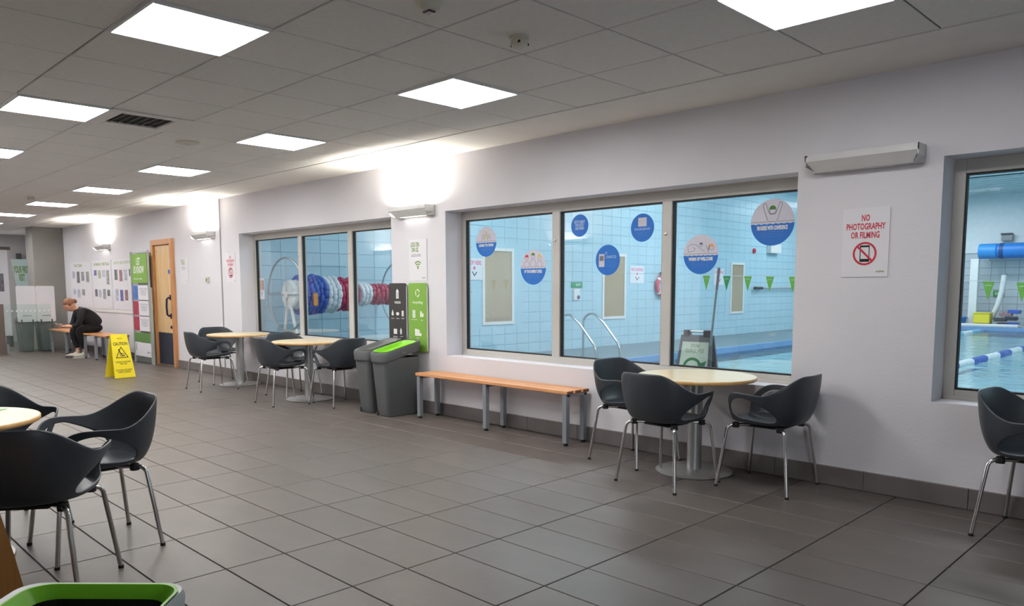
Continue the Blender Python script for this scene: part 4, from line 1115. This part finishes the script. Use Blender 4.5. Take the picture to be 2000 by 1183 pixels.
# lane ropes
def lane_rope(X, y0, y1, label, ms, r_=.07):
    t = thing('lane_rope', label, 'lane rope', at(X, 0, -.09), 'floating lane ropes')
    y = y0; i = 0
    while y < y1:
        mb = MB()
        for j in range(6): mb.tube([(0, y+.16*j+.01, 0), (0, y+.16*j+.03, 0), (0, y+.16*j+.13, 0), (0, y+.16*j+.15, 0)], [r_*.5, r_, r_, r_*.5], 10)
        obj('float_section', mb, ms[i % len(ms)], t, True); y += .96; i += 1
    obj('cable', MB().tube([(0, BY0, 0), (0, BY1, 0)], .006, 6), M_steel, t)
lane_rope(-3.95, 10.4, 27.5, 'blue and white floating lane rope seen through the right window', [M_ropeB, M_ropeW])
lane_rope(-6.55, 16.0, 27.5, 'far white floating lane rope near the end of the pool', [M_ropeW, mat('float_aqua', s2l(120, 180, 210), .4)])
# end wall things
t = thing('pool_cover_roller', 'big blue rolled pool cover high on the grey tiled end wall', 'roller', at(-7.1, 29.3, 2.48))
obj('roll', MB().lathe([(.25, .55), (.25, 6.5)], 28, axis='x'), M_cover, t, True)
obj('end_drum', MB().lathe([(.24, 0), (.25, .03), (.25, .5), (.2, .55)], 28, axis='x'), mat('cover_blue_light', s2l(48, 140, 214), .45), t, True)
obj('strap', MB().lathe([(.256, 0), (.256, .12)], 28, axis='x'), mat('strap_navy', s2l(24, 70, 130), .5), t, True, (.6, 0, 0))
for xx in (.25, 3.5): obj('wall_bracket', MB().box(xx-.04, xx+.04, 0, .6, -.3, -.22), M_white, t)
t = thing('wall_camera', 'small grey box on the end wall above the blue roller', 'box', at(-6.45, 29.9, 2.95)); obj('case', MB().box(-.16, .16, -.1, .08, -.12, .12, .01), M_legm, t); obj('hood', MB().box(-.17, .17, -.14, -.09, .08, .13), M_dgrey, t)
for xx, ww, lb in ((-7.18, .24, 'white post below the left end of the blue roller'), (-7.95, .2, 'white post left of the blue roller at the end of the pool')):
    t = thing('white_post', lb, 'post', at(xx, 29.2, 0), 'white posts at the far end of the pool')
    obj('post', MB().box(-ww/2, ww/2, -.1, .1, .0, 2.23, .01), M_white, t); obj('collar', MB().box(-ww/2-.02, ww/2+.02, -.12, .12, 0, .08, .01), M_legm, t)
t = thing('slide_tube', 'curved white tube standing behind the yellow float box', 'tube', at(-6.6, 29.3, 0))
obj('tube', MB().tube([(-.3, 0, .10), (-.2, 0, .12), (-.02, 0, .3), (.12, 0, .7), (.22, 0, 1.2), (.26, 0, 1.7)], .085, 12), M_white, t, True)
obj('end_cap', MB().lathe([(.095, 0), (.095, .04)], 14, (.26, 0)), M_legm, t, False, (0, 0, 1.69))
t = thing('float_box', 'yellow float box on the far deck between the white post and tube', 'box', at(-6.80, 28.92, 0)); obj('box', MB().box(-.24, .24, -.2, .2, .1, .42, .03), mat('float_yellow', s2l(226, 210, 50), .5), t); obj('lid', MB().box(-.25, .25, -.21, .21, .42, .46, .01), mat('float_yellow', s2l(226, 210, 50), .5), t)
obj('stand', MB().box(-.22, .22, -.18, .18, 0, .1), M_dgrey, t)
t = thing('blue_tub', 'small blue tub on the far deck below the white post', 'tub', at(-7.55, 29.0, 0)); obj('tub', MB().lathe([(.20, 0), (.26, .28), (.24, .28), (.19, .03)], 20), M_cover, t, True); obj('rim', MB().lathe([(.27, .26), (.27, .3), (.24, .3)], 20), M_cover, t, True)
t = thing('float_pile', 'dark and pink swimming floats stacked on the far deck right of the white tube', 'floats', at(-6.2, 28.95, 0))
for k, (dx, dz, m) in enumerate(((0, .08, M_dgrey), (.25, .10, M_ropeB), (-.1, .24, M_dgrey), (.2, .28, M_kick), (.05, .42, M_pcol[3]), (.28, .5, M_ropeB))):
    obj('float_board', MB().box(-.17, .17, -.14, .14, -.06, .06, .02), m, t, False, (dx, 0, dz))
t = thing('white_raft', 'long flat white float lying along the far edge of the pool', 'float', at(-6.6, 28.58, .0)); obj('raft', MB().box(-.9, .9, -.12, .12, .0, .1, .03), M_white, t); obj('rope_loop', MB().tube([(.9, 0, .05), (1.1, 0, .03), (1.15, .1, .02)], .012, 6), M_white, t)
t = thing('green_exit_sign', 'green sign on the grey tiled end wall below the pennants', 'sign', at(-6.62, 29.97, 1.08)); obj('board', MB().box(-.16, .16, -.02, 0, -.1, .1), M_flagd, t); text(t, 'EXIT', 0, 0, .2, .08, 0, M_wtext).matrix_local = Matrix.Translation((0, -.021, 0))@Matrix.Rotation(PI/2, 4, 'X')
t = thing('grab_rail', 'small chrome grab rail at the far left corner of the right window view', 'rail', at(-7.75, 28.55, 0))
obj('rail', MB().tube([(0, 0, 0), (0, 0, .5), (.05, 0, .62), (.16, 0, .5), (.2, 0, .25), (.2, -.3, -.2)], .025, 8), M_chrome, t, True); obj('flange', MB().lathe([(.05, 0), (.05, .015)], 16), M_chrome, t)

# ================================================================== FAR LEFT END
def back_bin(y, label): 
    c = copy_tree(BG); c.matrix_world = at(-18.40, y, 0, math.radians(-90)); c['label'] = label
    for ch in c.children:
        if ch.name.startswith('lid_insert'):
            for g in ch.children: g.data = g.data.copy(); g.data.materials[0] = M_binlid
            ch.data = ch.data.copy(); ch.data.materials[0] = M_binlid
    c['group'] = 'bins at the far end'
    return c
back_bin(4.10, 'left one of two dark bins with white boards at the far end')
back_bin(4.45, 'right one of two dark bins with white boards, beside the far bench')
for y, lb in ((4.10, 'white board above the left far bin'), (4.45, 'white board above the right far bin')):
    t = thing('bin_board', lb, 'sign', face_px(-18.16, y, .62), 'white boards above the far bins')
    obj('board', MB().prism(rrect(.345, .74, .03, 0, .37), -.004, .004), M_paper, t)
    for sx in (-.10, .10): obj('clip', MB().box(sx-.012, sx+.012, -.06, .05, .004, .014, .002), M_dgrey, t)
t = thing('barrier_post', 'dark brown square post at the left edge holding the glass barrier', 'post', at(-17.75, 3.56, 0))
obj('post', MB().box(-.03, .03, -.05, .05, 0, 1.0, .005), mat('bronze_post', s2l(110, 98, 92), .4, metal=.4), t); obj('foot', MB().box(-.06, .06, -.09, .07, 0, .02, .003), mat('bronze_post', s2l(110, 98, 92), .4), t)
t = thing('glass_barrier', 'low greenish glass barrier panel in front of the two far bins', 'barrier', at(-17.78, 4.10, 0))
obj('pane', MB().box(-.006, .006, -.47, .34, .06, .99), M_barrier, t)
for k in range(10): obj('dot', MB().lathe([(.018, 0), (.018, .001)], 10, axis='x'), M_paper, t, False, (.0065, -.42+.08*k, .86))
obj('clamp', MB().box(-.02, .02, .32, .36, .0, .2, .004), M_legm, t)
obj('clamp', MB().box(-.02, .02, -.47, -.43, .0, .2, .004), M_legm, t)
t = thing('pull_up_banner', 'pale teal pull up banner with green heading leaning at the far end', 'banner', face_px(-20.0, 4.46, .02))
bn = obj('banner', MB().prism([(.06, .05), (.42, .05), (.19, 1.94), (-.19, 1.94)], -.003, .003), M_teal, t)
text(t, 'YOUR FIRST\nVISIT', .0, 1.62, .30, .34, .004, M_gtext, bold=.07)
obj('base', MB().box(.02, .46, 0, .07, -.08, .08, .01), M_legm, t); obj('pole', MB().tube([(.24, .05, -.05), (0, 1.92, -.02)], .01, 8), M_steel, t, True)
t = thing('display_panel', 'tall white display panel with grey columns of print at the left edge', 'display', face_px(-20.3, 3.85, .12))
obj('panel', MB().box(-.5, .42, .12, 2.05, -.02, .02, .005), M_paper, t)
for k in range(3): obj('print_column', MB().box(-.12+.17*k, -.02+.17*k, 1.12, 1.52, .0205, .0215), M_pcol[1], t)
obj('top_rail', MB().box(-.56, .48, 2.05, 2.12, -.03, .03, .004), mat('bronze_post', s2l(110, 98, 92), .4), t)
for sx in (-.45, .37): obj('foot', MB().box(sx-.03, sx+.03, -.12, .12, -.18, .18, .005), M_dgrey, t)
t = thing('soap_dispenser', 'small dark dispenser on the grey end wall above the banner', 'dispenser', face_px(XE+.002, 4.86, 2.06)); obj('case', MB().box(-.05, .05, -.13, .1, 0, .1, .01), M_dgrey, t); obj('lever', MB().box(-.03, .03, -.16, -.13, .02, .09, .004), M_legm, t)
# vending machine out of frame, mirrored in the glass
t = thing('vending_machine', 'lit vending machine against the opposite wall, mirrored in the left window', 'vending machine', Matrix(((-1, 0, 0, -16.6), (0, 0, 1, .1), (0, 1, 0, 0), (0, 0, 0, 1))))
obj('cabinet', MB().box(-.5, .5, .05, 1.85, 0, .72, .01), M_kick, t)
obj('window', MB().box(-.42, .25, .5, 1.7, .722, .73), mat('display_dim', s2l(110, 120, 140), .4), t)
obj('light_strip', MB().box(.17, .24, .55, 1.68, .731, .74), mat('vending_light', (.85, .93, 1), .5, emit=5, noise=0), t)
for k in range(4): obj('shelf', MB().box(-.42, .16, .6+.26*k, .62+.26*k, .731, .76), M_white, t)
for k in range(4):
    for j in range(5):
        b_ = obj('bottle', MB().lathe([(.03, 0), (.03, .12), (.012, .16), (.012, .19)], 10), [M_ropeR, M_orange, M_ropeB, M_flag][(j+k) % 4], t); b_.matrix_local = Matrix.Translation((-.36+.11*j, .622+.26*k, .78))@Matrix.Rotation(-PI/2, 4, 'X')
obj('keypad', MB().box(.32, .44, 1.0, 1.3, .722, .735), M_dgrey, t)

# ================================================================== HIGHCHAIR (foreground left edge)
t = thing('wooden_highchair', 'orange brown wooden highchair leg board at the bottom left edge of the photo', 'highchair', at(-2.85, .53, 0))
def hp(pts, x0, x1, nm):
    n = len(pts); v = [(x0, y, z) for y, z in pts]+[(x1, y, z) for y, z in pts]
    return obj(nm, MB().add(v, [tuple(range(n)), tuple(range(n, 2*n))[::-1]]+[(i, (i+1) % n, n+(i+1) % n, n+i) for i in range(n)]), M_brown, t)
hp([(.112, 0), (.03, .46), (.0, .60), (-.03, .60), (-.11, 0.30), (-.17, 0)], -.012, .012, 'leg')
hp([(-.62, 0), (-.54, .46), (-.51, .60), (-.48, .60), (-.40, .30), (-.34, 0)], -.012, .012, 'leg')
hp([(.112, 0), (.0, .60), (-.03, .60), (-.11, 0.0)], -.452, -.428, 'leg')
hp([(-.62, 0), (-.51, .60), (-.48, .60), (-.40, 0)], -.452, -.428, 'leg')
obj('seat', MB().box(-.44, .0, -.50, -.01, .50, .52, .004), M_brown, t)
obj('footrest', MB().box(-.43, -.01, -.16, -.06, .20, .22, .004), M_brown, t)
# foreground open bin replaced in place by make_bin above

# ================================================================== PERSON
def skin(name, joints, edges, m, parent, sub=2, root=0):
    me = bpy.data.meshes.new(name); me.from_pydata([j[:3] for j in joints], edges, [])
    o = bpy.data.objects.new(name+'_tmp', me); COL.objects.link(o)
    sk = o.modifiers.new('skin', 'SKIN'); sk.use_smooth_shade = True
    for i, j in enumerate(joints):
        d = me.skin_vertices[0].data[i]; rr = j[3]; d.radius = rr if isinstance(rr, tuple) else (rr, rr); d.use_root = (i == root)
    ss = o.modifiers.new('sub', 'SUBSURF'); ss.levels = sub; ss.render_levels = sub
    me2 = bpy.data.meshes.new_from_object(o.evaluated_get(bpy.context.evaluated_depsgraph_get()))
    bpy.data.objects.remove(o); me2.materials.clear(); me2.materials.append(m); me2.name = name
    for p_ in me2.polygons: p_.use_smooth = True
    return obj(name, me2, None, parent)
def blob(c, r, n=18, f=None, rot=0):
    bm = bmesh.new(); bmesh.ops.create_uvsphere(bm, u_segments=n, v_segments=n*2//3, radius=1)
    for v in bm.verts:
        p_ = v.co.copy()
        if f: p_ = f(p_)
        p_ = Vector((p_.x*r[0], p_.y*r[1], p_.z*r[2])); p_ = Matrix.Rotation(rot, 3, 'X')@p_; v.co = p_+Vector(c)
    bm.verts.index_update(); mb = MB().add([v.co for v in bm.verts], [[v.index for v in f_.verts] for f_ in bm.faces]); bm.free(); return mb
# local frame: x sideways, -y forwards, origin on the floor under the hips
pr = thing('person', 'person in black with auburn hair, bent over a phone on the far bench', 'person', at(-15.98, 4.76, .0, math.radians(-4)))
J = [(0, -.10, .59, (.06, .05)), (0, -.08, .68, (.11, .08)), (0, -.18, .80, (.13, .09)), (0, -.28, .885, (.15, .085)), (0, -.345, .925, .058), (0, -.39, .945, .052),   # 0-5 trunk, neck
     (-.15, -.30, .865, .058), (-.215, -.33, .72, .046), (-.205, -.37, .615, .040), (-.13, -.47, .595, .033), (-.065, -.545, .60, .025),     # 6-10 left arm
     (.15, -.30, .865, .058), (.215, -.33, .72, .046), (.205, -.37, .615, .040), (.13, -.47, .595, .033), (.065, -.545, .60, .025),          # 11-15 right arm
     (-.09, -.12, .55, .06), (-.12, -.22, .54, .078), (-.13, -.39, .53, .060), (-.12, -.36, .32, .052), (-.11, -.32, .12, .036), (-.11, -.34, .06, .034), (-.11, -.44, .035, .030),
     (.09, -.12, .55, .06), (.12, -.22, .54, .078), (.13, -.35, .53, .060), (.12, -.30, .32, .052), (.11, -.24, .12, .036), (.11, -.26, .06, .034), (.11, -.36, .035, .030)]
E_ = [(0, 1), (1, 2), (2, 3), (3, 4), (4, 5), (3, 6), (6, 7), (7, 8), (8, 9), (9, 10), (3, 11), (11, 12), (12, 13), (13, 14), (14, 15),
      (0, 16), (16, 17), (17, 18), (18, 19), (19, 20), (20, 21), (21, 22), (0, 23), (23, 24), (24, 25), (25, 26), (26, 27), (27, 28), (28, 29)]
body = skin('body', J, E_, M_skin, pr)
# head with face: tilted forwards and down
tilt = math.radians(38)
def headf(p_):
    q = p_.copy()
    if q.z < -.1: q.x *= 1-.28*min(1, -q.z); q.y *= 1-.06*(-q.z)
    d = (Vector((q.x, q.y, q.z))-Vector((0, -1, -.12))).length
    if d < .34 and abs(q.x) < .25: q.y -= .20*(1-d/.34)
    return q
hc_ = Vector((0, -.445, .985))
RX = Matrix.Rotation(tilt, 3, 'X')
def hl(x, y, z): return hc_+RX@Vector((x, y, z))
hd = blob(hc_, (.076, .098, .118), 24, headf, tilt)
e_ = hl(0, 0, 0)
hdo = obj('head', hd, M_skin, pr, True)
for sx in (-1, 1):
    obj('ear', blob(hl(sx*.076, .012, -.01), (.012, .022, .032), 12, None, tilt), M_skin, hdo, True)
    obj('eye', blob(hl(sx*.03, -.088, .012), (.012, .007, .007), 10, None, tilt), M_black, hdo, True)
obj('mouth', blob(hl(0, -.085, -.062), (.024, .008, .005), 10, None, tilt), mat('lip', s2l(180, 100, 96), .5), hdo, True)
def hairf(p_):
    q = p_.copy()
    if q.y < -.3 and q.z < .25: q.y = -.3+(q.y+.3)*.2; 
    if q.z < -.35: q *= .6
    q *= 1+.03*math.sin(q.x*9+q.z*7)
    return q
obj('hair', blob(hl(0, .018, .026), (.086, .106, .112), 24, hairf, tilt), M_hair, pr, True)
obj('hair_bun', blob(hl(0, .118, .015), (.036, .042, .046), 14, None, tilt), M_hair, pr, True)
# clothes as their own surfaces, slightly larger than the body
sw = [(0, .0, .56, (.175, .16)), (0, -.07, .67, (.185, .18)), (0, -.17, .79, (.19, .165)), (0, -.275, .875, (.175, .125)), (0, -.335, .92, .066),
      (-.155, -.29, .87, .075), (-.225, -.33, .72, .062), (-.215, -.37, .62, .054), (-.15, -.45, .60, .043),
      (.155, -.29, .87, .075), (.225, -.33, .72, .062), (.215, -.37, .62, .054), (.15, -.45, .60, .043)]
obj_sw = skin('sweater', sw, [(0, 1), (1, 2), (2, 3), (3, 4), (3, 5), (5, 6), (6, 7), (7, 8), (3, 9), (9, 10), (10, 11), (11, 12)], M_cloth, pr)
tr = [(0, -.03, .565, (.17, .105)), (-.10, -.06, .555, .11), (-.125, -.22, .55, .098), (-.135, -.395, .525, .075), (-.125, -.365, .32, .062), (-.112, -.325, .155, .046),
      (.10, -.06, .555, .11), (.125, -.22, .55, .098), (.135, -.355, .525, .075), (.125, -.305, .32, .062), (.112, -.245, .155, .046), (0, .045, .56, (.13, .075)), (0, .095, .555, (.06, .035))]
skin('trousers', tr, [(0, 1), (1, 2), (2, 3), (3, 4), (4, 5), (0, 6), (6, 7), (7, 8), (8, 9), (9, 10), (0, 11), (11, 12)], M_cloth2, pr)
for sx, fy in ((-1, -.34), (1, -.26)):
    skin('sock', [(sx*.11, fy+.015, .16, .042), (sx*.11, fy, .09, .044)], [(0, 1)], M_sock, pr, 1)
    s = obj('shoe', blob((sx*.112, fy-.06, .046), (.048, .140, .056), 20, lambda q: Vector((q.x, q.y, max(q.z, -.6)*(1.15 if q.y > .1 else .72-.3*abs(q.y)))), 0), M_shoe, pr, True)
    obj('sole', MB().prism([(sx*.112+x, fy-.06+y) for x, y in ell(.048, .145, n=24)], .002, .022), M_white if sx > 0 else M_dgrey, s, False)
# hands: palm and five separate fingers each, closed round the phone
for sx in (-1, 1):
    wx, wy, wz = sx*.068, -.54, .60
    hj = [(wx, wy, wz, .024), (sx*.058, wy-.035, wz+.004, (.034, .016)), (sx*.052, wy-.075, wz+.006, (.038, .014))]; he = [(0, 1), (1, 2)]
    hand = skin('hand', hj, he, M_skin, pr, 1)
    for k, (dz, ln) in enumerate(((.028, .062), (.010, .070), (-.009, .066), (-.027, .052))):
        a = Vector((sx*.054, wy-.07, wz+dz)); skin('finger', [(a.x, a.y, a.z, .009), (a.x-sx*.004, a.y-ln*.5, a.z-.004, .0085), (a.x-sx*.022, a.y-ln*.8, a.z+.002, .0075), (a.x-sx*.036, a.y-ln*.78, a.z+.008, .007)], [(0, 1), (1, 2), (2, 3)], M_skin, hand, 1)
    a = Vector((sx*.05, wy-.03, wz+.022)); skin('thumb', [(a.x, a.y, a.z, .011), (a.x-sx*.012, a.y-.03, a.z+.018, .010), (a.x-sx*.024, a.y-.055, a.z+.020, .008)], [(0, 1), (1, 2)], M_skin, hand, 1)
ph = thing('phone', 'small phone held in both hands by the seated person', 'phone', at(-15.98-.02, 4.13, .63, math.radians(-4)))
p1 = obj('phone_body', MB().prism(rrect(.075, .15, .01), -.004, .004), M_white, ph); p1.matrix_local = Matrix.Rotation(math.radians(-25), 4, 'X')
obj('screen', MB().prism(rrect(.066, .138, .008), .0041, .0048), M_dgrey, p1)
